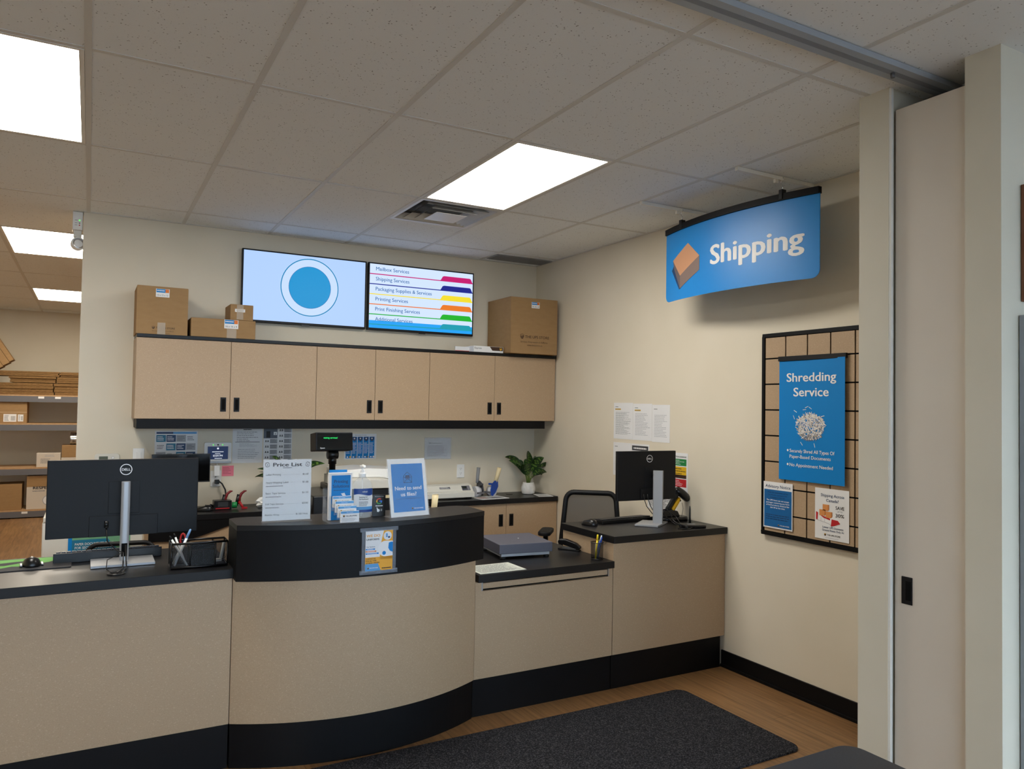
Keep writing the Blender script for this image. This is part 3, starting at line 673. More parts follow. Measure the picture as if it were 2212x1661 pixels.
# ------------------------------------------------------------------ plants
LEAF = mat('leaf_dark_green', (30, 62, 26), .4); LEAFL = mat('leaf_light_vein', (96, 128, 52), .4)
def leaf(name, parent, base, az, el, L_, wd, droop):
    m_ = MB(); n = 14; prev = None
    d = V((math.cos(az), math.sin(az), 0)); side0 = V((-math.sin(az), math.cos(az), 0)); p = V(base); rows = []; rl = math.sin(az * 3.7 + L_ * 90) * .9
    for i in range(n + 1):
        q = i / n; ang = el - droop * q; rows.append((p.copy(), max(.0008, wd * math.sin(math.pi * min(1, q ** .8)) ** .8 if 0 < q < 1 else .0008), ang))
        p = p + (d * math.cos(ang) + V((0, 0, math.sin(ang)))) * (L_ / n)
    for i in range(n):
        (a, wa, g), (b_, wb, g2) = rows[i], rows[i + 1]
        for sg in (1, -1):
            for k, (f0, f1) in enumerate(((0, .22), (.22, .62), (.62, 1))):
                def pt(pp, ww, f, gg, back=0):
                    up0 = -d * math.sin(gg) + V((0, 0, math.cos(gg))); side = side0 * math.cos(rl) + up0 * math.sin(rl); upv = up0 * math.cos(rl) - side0 * math.sin(rl)
                    return pp + side * sg * ww * f + upv * (.25 * ww * f)
                sh = int(i - 0) % 3
                m = LEAFL if (k == 0 and i % 2 == 0) or (k == 1 and i % 3 == 1) else LEAF
                vs = [pt(a, wa, f0, g), pt(a, wa, f1, g), pt(b_, wb, f1, g2), pt(b_, wb, f0, g2)]
                m_.add(vs, [(0, 1, 2, 3) if sg < 0 else (3, 2, 1, 0)], m, True)
    lx = XR - .004 - parent.location.x; ly = YB - .004 - parent.location.y
    m_.v = [(min(p[0], lx), min(p[1], ly), max(p[2], .012)) for p in m_.v]
    o = m_.build(name, parent)
    md = o.modifiers.new('thick', 'SOLIDIFY'); md.thickness = .0012
    return o
def plant(label, loc, seed, n, spread=1.):
    r = random.Random(seed); t = thing('potted_plant', label, 'plant', loc, 0, 'leafy plants on the back counter')
    prof = [(.045, 0)]
    for k in range(11):
        z = .004 + k * .0088; rr = .050 + .013 * math.sin(math.pi * min(1, (z + .01) / .11)) - (.0035 * (z / .1)); prof += [(rr, z), (rr + .0022, z + .0044)]
    prof += [(.050, .102), (.044, .102), (.042, .085)]
    MB().lathe(prof, noisy('ribbed_white_ceramic', [(.3, (214, 212, 206)), (.7, (232, 230, 226))], 40, .5), 28).build('pot', t)
    MB().lathe([(.001, .086), (.043, .088), (.043, .08), (.001, .08)], mat('potting_soil', (52, 38, 28), .95), 20).build('soil', t)
    m_ = MB(); lv = []
    for k in range(n):
        az = 2 * math.pi * (k * .381966 + .1 * r.random()) + .4; el = math.radians(32 + 50 * ((k * 7) % n) / n); hl = .06 + .10 * r.random()
        d = V((math.cos(az) * math.cos(el), math.sin(az) * math.cos(el), math.sin(el)))
        b0 = V((.012 * math.cos(az), .012 * math.sin(az), .086)); b1 = b0 + V((d.x * .3, d.y * .3, 1)).normalized() * hl * .6; b2 = b1 + d * hl * .5
        m_.tube([b0, b1, b2], [.003, .0025, .002], mat('leaf_stem', (110, 128, 62), .5), 6); lv.append((b2, az, el, r.random()))
    m_.build('stems', t)
    for b2, az, el, q in lv: leaf('leaf', t, b2, az, el, (.13 + .06 * q) * spread, .036 + .010 * q, 1.0)
    return t
plant('leafy potted plant in a ribbed white pot in the right back corner', (3.445, 5.86, .8703), 5, 17, 1.0)
plant('leafy potted plant mostly hidden behind the price list', (1.31, 5.80, .8703), 11, 15, 1.15)

# ------------------------------------------------------------------ monitors, keyboards, mice
def dell_logo(s, x, y, r, l=1):
    s.ring(x, y, r * .86, r, WHT, l, 40); s.T('DELL', x, y - r * .21, r * .42, WHT, l, 'c', w=r * 1.42, bold=.03)
def monitor(label, loc, rz, W_, zb, zt, col_x, col_w, col_top, base, col_y0, small):
    """back of the screen towards the viewer (-Y); local origin at the stand foot"""
    t = thing('computer_monitor', label, 'monitor', loc, rz, 'monitors on the front counter'); hw = W_ / 2
    m_ = MB()
    py = .03 if small else .06; po = -.052 if small else 0
    m_.M = Mx.Translation((po, 0, 0)); m_.box(-hw, hw, py, py + .025, zb, zt, BPLAS); m_.build('screen_housing', t, bevel=.003)
    MB().box(-hw + .006 + po, hw - .006 + po, py + .0252, py + .0258, zb + .012, zt - .006, DPLAS).build('screen', t)
    m_ = MB(); m_.M = Mx.Translation((po, 0, 0)); c = col_x
    if small: m_.box(-hw + .18, hw - .10, py - .008, py, zb + .012, zb + .075, BPLAS)
    else: m_.box(-hw + .17, hw - .175, py - .004, py, zb - .0, zb + .095, BPLAS); 
    m_.build('port_cover', t, bevel=.002)
    MB().box(c - .07, c + .06, py - .003, py, zt - .25, zt - .10, BPLAS).build('mount_plate', t, bevel=.002)
    m_, s = SB((-hw, py - .0004, 0)); dell_logo(s, hw + c - (0.0 if not small else .052 - .018), zt - (.047 if not small else .05), .026 if not small else .024); m_.build('logo', t)
    m_ = MB(); ca, sa = (math.cos(-.72), math.sin(-.72)) if small else (1, 0)
    m_.prism([(c + x * ca - y * sa, x * sa + y * ca) for x, y in (rrect(.032, .022, .008) if small else rrect(col_w / 2, .016, .014))], col_top - .012, (0, col_y0, col_top), (1, 0, 0), (0, 1, 0), ALUP); st = m_.build('stand_column', t)
    MB().box(c - .012, c + .012, col_y0 - .0175, col_y0 - .0155, .03, .09, DARKGAP).build('cable_slot', st) if not small else None
    MB().tube([(c, col_y0, zt - .16), (c, py, zt - .16)], .018, BPLAS, 12).build('tilt_arm', t)
    x0, x1, y0, y1 = base; MB().prism([(-.182, -.02), (-.077, -.126), (.10, .006), (-.02, .122)] if small else [(x0, y0), (x1, y0), (x1, y1), (x0, y1)], .012, (0, 0, .0125), (1, 0, 0), (0, 1, 0), ALUP).build('stand_base', t, bevel=.002)
    return t
ZL, ZR, ZD, ZBK, ZLG = .8965, .8935, .7515, .8705, 1.1005
t = monitor('large black monitor seen from behind with silver stand on the left counter', (.16, 3.93, ZL), 0, .632, .118, .472, 0, .038, .372, (-.135, .125, -.085, .095), .02, False)
m_ = MB(); m_.tube([(-.075, .048, .19), (-.075, .046, .16)], .009, DPLAS, 8); m_.tube([(-.075, .046, .165), (-.07, .03, .10), (-.03, .0, .06), (-.004, -.01, .05), (-.004, -.02, .03), (-.01, -.16, .006), (-.035, -.225, .004)], .0028, DPLAS, 6)
m_.tube([(.004, -.012, .085), (.006, -.05, .03), (.004, -.17, .008), (-.015, -.225, .004)], .003, DPLAS, 6); m_.tube([(-.01, -.014, .05), (-.07, -.08, .035), (-.075, -.16, .01), (-.05, -.22, .004)], .002, DPLAS, 6)
m_.build('cable', t)
t = thing('cable_grommet', 'black oval cable grommet in front of the large monitor stand', 'cable grommet', (.122, 3.70, ZL))
MB().lathe([(.036, 0), (.036, .004), (.026, .006), (.022, .002)], DPLAS, 24, sx=1).build('ring', t)
t = monitor('smaller black monitor seen from behind on the raised right counter', (3.255, 3.885, ZR), -.06, .462, .155, .475, .0, .09, .35, (-.175, .105, -.12, .07), -.02, True)
m_ = MB()
for x, a in ((-.085, .0), (-.055, .02)):
    m_.tube([(x, .02, .195), (x, .016, .17), (x + .01, .0, .12), (-.03 + a, .0, .07), (.01 + a, -.03, .05)], .0028, DPLAS, 6)
m_.build('cable', t)
one(MB().tube([(0, 0, .095), (.03, -.01, .10), (.05, -.03, .06), (.045, -.06, .03), (.06, -.10, .01), (.03, -.15, .004), (.0, -.17, .004)], .003, DPLAS, 6).tube([(0, 0, .09), (.05, .0, .085), (.085, -.04, .05), (.07, -.10, .012), (.05, -.15, .004)], .003, DPLAS, 6).tube([(0, .0, .08), (.02, -.02, .05), (.035, -.08, .015), (.06, -.13, .005), (.09, -.10, .004)], .003, DPLAS, 6).tube([(.02, -.16, .004), (-.03, -.19, .004), (-.02, -.22, .004), (.05, -.22, .004), (.09, -.19, .004)], .003, DPLAS, 6),
    'cable_bundle', 'loose bundle of black cables beside the smaller monitor stand', 'cables', (3.285, 3.86, ZR))
def keyboard(label, loc, rz, W_, D_, rows, cols, keym, rise, grp=None):
    t = thing('keyboard', label, 'keyboard', loc, rz, grp)
    m_ = MB(); m_.prism([(0, 0), (D_, 0), (D_, .012), (0, .016 + rise)], W_, (W_ / 2, -D_ / 2, 0), (0, 1, 0), (0, 0, 1), DPLAS); m_.build('case', t, bevel=.002)
    pw_, pd = (W_ - .02) / cols, (D_ - .03) / rows
    n = 0
    for r in range(rows):
        m_ = MB()
        for c in range(cols):
            
            x = -W_ / 2 + .01 + pw_ * c; y = -D_ / 2 + .015 + pd * r; z = .016 + rise - (rise + .004) * (y + D_ / 2) / D_
            m_.box(x + .0012, x + pw_ - .0012, y + .0012, y + pd - .0012, z - .002, z + .007, keym)
        m_.build('key_row', t, bevel=.001)
    return t
KEYM = mat('keycap_grey', (52, 56, 66), .35)
t = keyboard('mechanical keyboard with grey keycaps behind the large monitor stand', (.10, 4.105, ZL), .02, .45, .14, 6, 21, KEYM, .03)
for x in (-.2, .2): MB().box(x - .012, x + .012, -.069, -.056, 0.0005, .012, mat('foot_rubber', (40, 40, 42), .7)).build('foot', t)
keyboard('slim black keyboard on the raised right counter', (3.135, 4.088, ZR), .06, .44, .125, 6, 20, mat('keycap_black', (26, 27, 30), .45), .006)
def mouse(label, loc, rz, accent):
    t = thing('computer_mouse', label, 'mouse', loc, rz, 'computer mice')
    m_ = MB(); vs = []; n, k = 20, 8
    for i in range(k + 1):
        f = i / k; z = .036 * math.sin(f * math.pi / 2); q = math.cos(f * math.pi / 2) ** .55
        for j in range(n):
            a = 2 * math.pi * j / n; vs.append((.040 * q * math.cos(a) * (1 - .12 * math.cos(2 * a)), 0.060 * q * math.sin(a) - .004 * f, max(.0, z * (1 - .18 * math.sin(a)))))
    fs = [(i * n + j, i * n + (j + 1) % n, (i + 1) * n + (j + 1) % n, (i + 1) * n + j) for i in range(k) for j in range(n)] + [tuple(range(n - 1, -1, -1))]
    m_.add(vs, fs, DPLAS, True); m_.build('shell', t)
    MB().tube([(-.004, -.030, .033), (.004, -.030, .033)], .009, CHROME if accent else BPLAS, 12).build('scroll_wheel', t)
    if accent:
        MB().box(-.004, .004, -.012, .004, .034, .0385, CHROME).build('dpi_button', t); MB().ell((.005, -.018, .0365), (.0025, .0025, .0015), mat('green_led', (90, 255, 90), .4, emit=1.6), 8, 5).build('indicator_light', t)
        for sg in (-1, 1): MB().box(sg * .040 - .005, sg * .040 + .005, -.035, .02, .004, .010, ALU).build('side_wing', t, bevel=.002)
    return t
mouse('black gaming mouse with silver wheel on the green and black mouse pad', (-.205, 4.02, ZL + .0045), .1, True)
mouse('plain black mouse beside the slim keyboard on the raised right counter', (2.83, 4.03, ZR), .2, False)
mouse('black mouse on the back worktop below the wall posters', (.735, 5.78, ZBK), 1.2, False)
# mouse pad with a green splash
m_, s = SB((-.47, 3.925, .004), (1, 0, 0), (0, 1, 0))
m_.prism(rrect(.21, .14, .012), .004, (-.26, 4.065, .004), (1, 0, 0), (0, 1, 0), mat('dark_mouse_pad', (46, 46, 50), .8))
GP = mat('pad_green_print', (92, 158, 70), .7)
s.P([(0.02, .09), (.06, .075), (.10, .085), (.15, .07), (.19, .10), (.24, .085), (.28, .13), (.33, .15), (.36, .20), (.385, .215), (.36, .245), (.40, .268), (.01, .268), (.01, .12)], GP, 1)
s.P([(.10, .14), (.16, .125), (.21, .16), (.30, .20), (.26, .215), (.18, .20), (.12, .18)], mat('dark_mouse_pad', (46, 46, 50), .8), 2)
one(m_, 'mouse_pad', 'black mouse pad with green splash pattern at the left edge', 'mouse pad', (0, 0, ZL))
# mesh desk organiser and its pens
t = thing('desk_organiser', 'black wire-mesh desk organiser beside the raised ledge', 'desk organiser', (.455, 3.735, ZL))
hw, dp, H = .118, .05, .112
m_ = MB()
for z in (.006, H):
    m_.tube([(-hw, -dp, z), (hw, -dp, z), (hw, dp, z), (-hw, dp, z), (-hw, -dp, z)], .005, DPLAS, 8)
for x in (-hw, -.040, .066, hw):
    for y in (-dp, dp): m_.tube([(x, y, .004), (x, y, H)], .0032, DPLAS, 6)
m_.build('wire_frame', t)
m_ = MB(); m_.box(-hw, hw, -dp, dp, .002, .004, DPLAS)
for x in (-hw, hw, -.040, .066): m_.add([(x, -dp, .004), (x, dp, .004), (x, dp, H), (x, -dp, H)], [(0, 1, 2, 3)], WIREM)
for y in (-dp, dp): m_.add([(-hw, y, .004), (hw, y, .004), (hw, y, H), (-hw, y, H)], [(0, 1, 2, 3)], WIREM)
m_.build('mesh_panels', t)
m_ = MB().box(-.036, .062, -dp + .004, -dp + .012, .006, .078, DPLAS).box(-.036, .062, -dp + .012, dp - .008, .006, .012, DPLAS); m_.build('drawer', t, bevel=.002)
MB().box(-.036, .062, -dp + .002, -dp + .010, .082, .108, BPLAS).build('upper_tray', t, bevel=.002)
def pen(name, label, cat, p, d, L_, r, body, cap, grp, tip=.25):
    d = V(d).normalized(); p = V(p); t = thing(name, label, cat, p, 0, grp)
    MB().tube([V((0, 0, 0)), d * L_ * (1 - tip)], r, body, 10).build('barrel', t)
    MB().tube([d * L_ * (1 - tip), d * L_ * .97, d * L_], [r * 1.08, r * .9, r * .5], cap, 10).build('cap', t)
    return t
g = 'pens in the mesh organiser'; bz = ZL + .012
pen('pen', 'white pen with black tip leaning left in the mesh organiser', 'pen', (.405, 3.70, bz), (-.075, .01, .135), .155, .0045, WPLAS, BPLAS, g, .12)
pen('pen', 'second white pen with black tip in the mesh organiser', 'pen', (.402, 3.73, bz), (-.050, .01, .135), .150, .0045, WPLAS, BPLAS, g, .12)
pen('pen', 'white marker with pale blue cap standing in the mesh organiser', 'pen', (.352, 3.71, bz), (.058, .01, .14), .172, .0055, WPLAS, mat('pale_blue_plastic', (132, 176, 224), .4), g, .25)
pen('pen', 'white pen leaning right across the mesh organiser', 'pen', (.350, 3.75, bz), (.05, -.01, .12), .125, .0042, WPLAS, NAVY, g, .2)
t = thing('scissors', 'red handled scissors in the mesh organiser', 'scissors', (.378, 3.755, bz))
MB().tube([(0, 0, 0), (.006, 0, .07)], .004, STEEL, 6).build('blades', t)
rg = [(.012 + .010 * math.cos(a * math.pi / 6), -.004 * math.cos(a * math.pi / 6), .105 + .030 * math.sin(a * math.pi / 6)) for a in range(13)]
MB().tube(rg, .0045, RED, 8, False).build('handle', t)
t = thing('stapler', 'small ivory stapler standing in the right end of the mesh organiser', 'stapler', (.545, 3.745, bz), 0, 'staplers')
m_ = MB(); m_.box(-.02, .012, -.012, .012, 0, .012, OFFW); m_.tube([(.008, 0, .012), (.022, 0, .088)], .008, OFFW, 8); m_.build('body', t, bevel=.003)

# ------------------------------------------------------------------ raised ledge: signs and holders
t = thing('price_list_sign', 'white price list in a clear upright acrylic holder', 'sign', (.808, 3.565, ZLG), math.radians(-2))
MB().box(-.108, .108, -.03, .03, 0, .004, CLEAR).build('base_plate', t)
m_, s = SB((-.1075, -.0005, .006)); m_.box(-.1075, .1075, 0, .001, .006, .283, PAPERG)
W_ = .215; s.T('Price List', W_ / 2, .247, .0165, INK, 1, 'c', w=.132, bold=.035); s.greek(.086, .238, .128, .2425, 1, GREY, 1, .8, .1)
for x, sg in ((.017, 1), (.198, -1)):
    q = [(-.006, -.010), (.006, -.010), (.009, -.006), (.009, .006), (.005, .011), (-.005, .011), (-.009, .006), (-.009, -.006)]; a = .25 * sg
    rot = lambda p: (x + p[0] * math.cos(a) - p[1] * math.sin(a), .255 + p[0] * math.sin(a) + p[1] * math.cos(a))
    s.P([rot(p) for p in q], INK, 1); s.P([rot((p[0] * .8, p[1] * .8)) for p in q], PAPERG, 2); s.T('$', x, .251, .008, INK, 3, 'c')
for i, (nm, pr, sub, wd) in enumerate((('Label Printing', '$2.00', 0, .066), ('Apply Shipping Label', '$1.00', 1, .10), ('Basic Tape Service', '$1.50', 1, .088), ('Full Tape Service', '$3.00', 1, .080), ('Bubble Wrap', '$1.00 / foot', 0, .062))):
    y = (.206, .170, .121, .072, .023)[i]
    s.T(nm, .012, y, .0078, INK, 1, 'l', w=wd, bold=.006); s.T(pr, .203, y, .0078, INK, 1, 'r', bold=.006, w=.027 if i < 4 else .054); s.line(.018 + wd, y + .003, .17 if i < 4 else .145, y + .003, .0005, GREY, 1)
    if sub: s.greek(.012, y - .015, .012 + wd * .8, y - .011, 1, GREY, 1, .8, .1)
m_.build('price_sheet', t)
MB().box(-.109, .109, -.004, -.0022, .004, .286, CLEAR).box(-.109, .109, .0025, .0042, .004, .286, CLEAR).build('acrylic_sleeve', t)

t = thing('brochure_holder', 'clear acrylic holder for brochures and stepped business cards', 'brochure holder', (1.035, 3.478, ZLG))
m_ = MB(); m_.box(-.070, .068, -.085, .055, 0, .003, CLEAR).box(-.070, -.067, .0, .055, .003, .10, CLEAR).box(.060, .063, .0, .055, .003, .10, CLEAR).box(-.070, .063, .052, .055, .003, .15, CLEAR)
for k in range(4): m_.box(-.030 - .007 * k, .068 - .007 * k, -.085 + .02 * k, -.0835 + .02 * k, .003 + .016 * k, .03 + .018 * k, CLEAR)
m_.build('acrylic_body', t)
m_, s = SB((-.052, .012, .01)); m_.box(-.052, .056, .0125, .040, .004, .222, PAPER)
s.o = V((-.052, .0122, .004)); s.R(.010, .0, .100, .207, BLUE, 1); s.T('Printing', .055, .172, .0145, NAVY, 2, 'c', w=.066, bold=.02); s.T('Solutions', .055, .150, .0145, NAVY, 2, 'c', w=.078, bold=.02); s.greek(.02, .136, .092, .139, 1, NAVY, 2, .8, .05)
s.P([(.055, .122), (.072, .125), (.08, .108), (.098, .104), (.088, .099), (.072, .1)], WHT, 2); s.P([(.048, .085), (.062, .097), (.09, .10), (.078, .088)], WHT, 2)
one(m_, 'brochure_stack', 'stack of printing brochures standing in the clear holder', 'brochures', (1.035, 3.478, ZLG))
m_ = MB().box(-.044, .040, .0415, .050, .004, .234, BLUE)
one(m_, 'brochure_stack', 'blue brochures behind the front stack in the clear holder', 'brochures', (1.035, 3.478, ZLG))
for k, nm in enumerate(('front, lowest', 'second lowest', 'third', 'topmost rear')):
    m_, s = SB((-.0425, -.0062, 0)); m_.box(-.0425, .0425, -.006, .004, 0, .051, PAPER)
    s.R(0, .040, .085, .051, BLUEL, 1); s.T('Store Location', .042, .043, .004, WHT, 2, 'c', w=.03); s.shield(.014, .029, .010, BROWN, GOLD, 2, False); s.T('THE UPS STORE', .021, .026, .006, INK, 2, 'l', w=.054, bold=.01); s.greek(.006, .004, .075, .02, 4, LGREY, 2)
    one(m_, 'business_cards', 'blue topped business cards, %s of the four card stacks' % nm, 'business cards', (1.035 + .020 - .007 * k, 3.478 - .0755 + .02 * k, ZLG + .005 + .0205 * k), 0, 'business card stacks')

t = thing('sanitizer_bottle', 'clear pump bottle of hand sanitizer with blue and white label', 'bottle', (1.158, 3.545, ZLG))
m_ = MB(); m_.lathe([(.030, 0), (.046, .002), (.050, .012), (.050, .085), (.052, .13), (.050, .15), (.040, .174), (.022, .190), (.016, .194), (.016, .2)], GELM, 28, sx=1, sy=.62); m_.build('bottle_body', t)
m_ = MB().lathe([(.0165, .194), (.0175, .197), (.0175, .213), (.012, .216), (.010, .228), (.006, .23), (.006, .243)], WPLAS, 20); m_.tube([(.002, .004, .246), (0, -.030, .246), (0, -.034, .240)], [.009, .007, .005], WPLAS, 10); m_.box(-.012, .012, -.010, .012, .242, .250, WPLAS); m_.build('pump', t, bevel=.001)
MB().tube([(0, 0, .19), (0, 0, .012)], .003, WPLAS, 8).build('dip_tube', t)
m_ = MB(); n = 18
def lab(z0, z1, m, k, wave=0.):
    vs = []; fs = []; a0, a1 = math.radians(-150), math.radians(-30)
    for i in range(n + 1):
        a = a0 + (a1 - a0) * i / n; r = .0515 + .0004 * k; dz = wave * math.sin(math.pi * 2 * i / n)
        for z in (z0 + dz, z1): vs.append((r * 1.02 * math.cos(a), r * .645 * math.sin(a), z))
    for i in range(n): fs.append((2 * i, 2 * i + 2, 2 * i + 3, 2 * i + 1))
    m_.add(vs, fs, m, True)
DB = mat('label_deep_blue', (20, 66, 140), .4)
lab(.030, .142, PAPER, 0); lab(.112, .142, DB, 1, .004); lab(.030, .056, BLUEL, 1, 0); lab(.030, .042, DB, 2)
def flat_on(mb2, r=.0535):
    mb2.v = [(p[0] * 1.0, -.645 * math.sqrt(max(0, r * r - (p[0] / 1.02) ** 2)), p[2]) for p in mb2.v]
m2, s = SB((0, 0, 0)); s.T('refresh', .004, .124, .008, WHT, 0, 'c', w=.026, bold=.02); s.T('Sanitizing Gel', -.024, .099, .006, INK, 0, 'l', w=.040, bold=.015); s.T('Gel Assainissant', -.024, .089, .006, INK, 0, 'l', w=.046, bold=.015); s.greek(-.024, .058, .022, .082, 4, GREY, 0, .45, .2); flat_on(m2)
m_.build('label', t); m2.build('label_print', t, weld=False)

t = thing('review_card', 'small black tap card stand with a multicolour letter G', 'card stand', (1.250, 3.56, ZLG), -.05)
m_, s = SB((-.032, -.0005, 0)); m_.box(-.032, .032, 0, .004, 0, .104, DPLAS); m_.box(-.032, .032, .004, .04, 0, .003, DPLAS)
s.T('Rate Your Experience', .032, .094, .0045, WHT, 1, 'c', w=.044)
cx, cy = .032, .073; D_ = math.pi / 180
for a0, a1, c in ((45, 155, (232, 66, 54)), (155, 205, (250, 188, 6)), (205, 320, (52, 168, 84)), (320, 363, (66, 134, 244))): s.ring(cx, cy, .0095, .0145, mat('letter_%d' % a0, c, .5), 1, 14, a0 * D_, a1 * D_)
s.R(cx + .001, cy - .0022, cx + .0145, cy + .0028, mat('letter_320', (66, 134, 244), .5), 2)
s.R(.014, .048, .050, .053, WHT, 1); s.T('REVIEW', .032, .0492, .003, INK, 2, 'c', w=.022)
s.P([(.022, .022), (.030, .020), (.036, .026), (.034, .034), (.026, .036), (.022, .044), (.019, .042), (.021, .034)], WHT, 1); s.greek(.040, .024, .050, .036, 3, WHT, 1)
m_.build('card', t)

t = thing('acrylic_sign', 'leaning acrylic sign with blue notice about sending files', 'sign', (1.385, 3.485, ZLG), math.radians(9))
lean = Mx.Rotation(math.radians(-11), 4, 'X')
m_ = MB(); m_.M = lean; m_.box(-.110, .110, -.002, .000, 0, .285, CLEAR); m_.box(-.110, .110, .0018, .0035, 0, .285, CLEAR); m_.M = Mx.Identity(4); m_.box(-.110, .110, -.004, .07, 0, .003, CLEAR); m_.build('acrylic_body', t)
m_ = MB(); m_.M = lean; s = Sheet(m_, (-.105, .0003, .003)); m_.box(-.105, .105, .0006, .0015, .003, .283, PAPER)
s.R(.017, .022, .193, .256, mat('file_poster_blue', (28, 128, 204), .45), 1)
s.T('Need to send', .105, .128, .0185, WHT, 2, 'c', w=.150, bold=.02); s.T('us files?', .105, .098, .0185, WHT, 2, 'c', w=.088, bold=.02); s.T('Email us at store472@theupsstore.ca', .105, .083, .006, NAVY, 2, 'c', w=.14)
ex, ey = .105, .185; q = [(-.023, -.022), (.023, -.022), (.023, .010), (0, .030), (-.023, .010)]
for i in range(5): s.line(ex + q[i][0], ey + q[i][1], ex + q[(i + 1) % 5][0], ey + q[(i + 1) % 5][1], .0018, INK, 2)
s.line(ex - .023, ey - .022, ex, ey, .0016, INK, 2); s.line(ex + .023, ey - .022, ex, ey, .0016, INK, 2); s.line(ex - .023, ey + .008, ex, ey - .008, .0016, INK, 2); s.line(ex + .023, ey + .008, ex, ey - .008, .0016, INK, 2); s.R(ex - .012, ey + .0, ex + .012, ey + .014, NAVY, 2)
s.shield(.120, .036, .009, BROWN, GOLD, 2, False); s.T('THE UPS STORE', .127, .033, .006, WHT, 2, 'l', w=.055, bold=.012)
m_.build('notice', t)

# flyer taped to the curved fascia
fy = 3.62 + arc(0, -.232, R2, 1.205 - 1.2) - .003
t = thing('taped_flyer', 'yellow and white uniforms flyer in a clear pouch taped to the ledge front', 'flyer', (1.193, fy, .868), math.radians(0.3))
MB().box(-.083, .083, .0, .001, .004, .198, TAPEC).build('clear_pouch', t)
m_ = MB(); m_.box(-.092, .092, -.001, -.0004, -.006, .014, TAPEC).box(-.092, .092, -.001, -.0004, .190, .208, TAPEC); m_.build('tape_strip', t)
m_, s = SB((-.066, -.0012, .010)); m_.box(-.066, .066, -.001, -.0004, .010, .192, PAPER); W_, H_ = .132, .182; YO = mat('flyer_amber', (240, 172, 44), .5)
cur = [(.082 + .024 * (1 - math.cos(math.pi * i / 16)) * -.5 + (.03 if i > 12 else 0) * ((i - 12) / 4), H_ * i / 16) for i in range(17)]
s.P([(0, 0), (W_, 0), (W_, .062), (0, .062)], YO, 1); s.P([(.070, .05), (W_, .05), (W_, H_), (.088, H_), (.078, .14), (.070, .10)], YO, 1); s.P([(0, 0), (.075, 0), (.062, .032), (0, .032)], BLUEL, 2)
s.T('WE DO', .004, .155, .012, YO, 2, 'l', w=.066, bold=.02); s.T('UNIFORMS', .004, .140, .008, INK, 2, 'l', w=.062, bold=.02); s.T('Our Services', .004, .108, .005, NAVY, 2, 'l', w=.042, bold=.02)
for k, (c, wd) in enumerate(((BLUE, .044), (ORANGE, .050), (BLUE, .062))): s.R(.002, .096 - .010 * k, .002 + wd, .102 - .010 * k, c, 2); s.greek(.008, .0975 - .010 * k, wd - .004, .1005 - .010 * k, 1, WHT, 3, .7, .1)
for k, q in enumerate(('CONTACT US', 'FOR ALL TYPE', 'OF BULK ORDERS')): s.T(q, .003, .052 - .0095 * k, .0062, INK, 2, 'l', w=(.046, .050, .066)[k], bold=.02)
s.C(.106, .157, .020, PAPERG, 2); s.R(.098, .150, .106, .168, BLUEL, 3); s.R(.108, .146, .118, .154, NAVY, 3)
s.P([(.0962 + .036 * math.cos(math.pi * (i / 14) + math.pi / 2 - .0), .098 + .036 * math.sin(math.pi * (i / 14) + math.pi / 2)) for i in range(15)] + [(W_, .064), (W_, .132)], WHT, 2)
s.P([(.112, .124), (.124, .128), (W_, .126), (W_, .080), (.118, .086), (.110, .10)], BLUE, 3); s.C(.090, .078, .009, BLUE, 3)
s.shield(.014, .012, .008, BROWN, GOLD, 3, False); s.T('THE UPS STORE', .020, .010, .0055, WHT, 3, 'l', w=.042, bold=.01); s.greek(.08, .006, .126, .012, 1, INK, 3, .7, .05)
m_.build('flyer_sheet', t)

# customer display on a pole
t = thing('customer_display', 'black customer price display on a pole with green characters', 'display', (1.168, 4.10, ZD))
MB().lathe([(.07, 0), (.07, .008), (.03, .018), (.02, .02)], DPLAS, 24).build('base', t)
MB().lathe([(.017, .018), (.017, .565), (.022, .565), (.022, .603), (.018, .604)], DPLAS, 20).build('pole', t)
MB().tube([(-.028, 0, .616), (.028, 0, .616)], .024, DPLAS, 18).build('swivel', t)
m_ = MB(); m_.M = Mx.Translation((.0, 0, .636)) @ Mx.Rotation(-.12, 4, 'X') @ Mx.Rotation(.06, 4, 'Z'); m_.box(-.108, .100, -.045, .05, 0, .098, BPLAS)
hd = m_.build('display_head', t, bevel=.004)
m_ = MB(); m_.M = Mx.Translation((.0, 0, .636)) @ Mx.Rotation(-.12, 4, 'X') @ Mx.Rotation(.06, 4, 'Z'); s = Sheet(m_, (-.100, -.0462, 0))
s.R(0, .004, .196, .094, mat('glossy_black_glass', (6, 6, 7), .08), 0); s.T('visiting services!', .034, .064, .009, mat('green_vfd', (40, 255, 120), .4, emit=1.3), 1, 'l', w=.078); s.T('Epson', .016, .010, .007, WHT, 1, 'l', w=.025, bold=.02); m_.build('display_window', hd)

# ------------------------------------------------------------------ low desk
t = thing('weighing_scale', 'slate grey parcel weighing scale on the low worktop', 'scale', (2.30, 4.06, ZD), math.radians(-7))
m_ = MB().box(-.17, .17, -.175, .175, .032, .088, DGREY); m_.build('platform', t, bevel=.003)
MB().box(-.155, .155, -.165, .165, .014, .031, ALUP).build('chassis', t, bevel=.002)
for x in (-.14, .14):
    for y in (-.15, .15): MB().lathe([(.016, 0), (.018, .004), (.012, .014)], BPLAS, 14, (x, y, 0)).build('foot', t)
MB().ell((.02, .0, .0885), (.004, .004, .001), WPLAS, 10, 6).build('level_bubble', t)
m_, s = SB((0, 0, 0), (1, 0, 0), (0, 1, 0)); m_.box(0, .285, 0, .205, -.0015, 0, mat('form_paper', (222, 226, 214), .6))
for k in range(12): s.R(.012, .015 + .015 * k, .273, .0162 + .015 * k, GREY, 1)
s.greek(.014, .018, .27, .195, 12, GREY, 1, .3, .3)
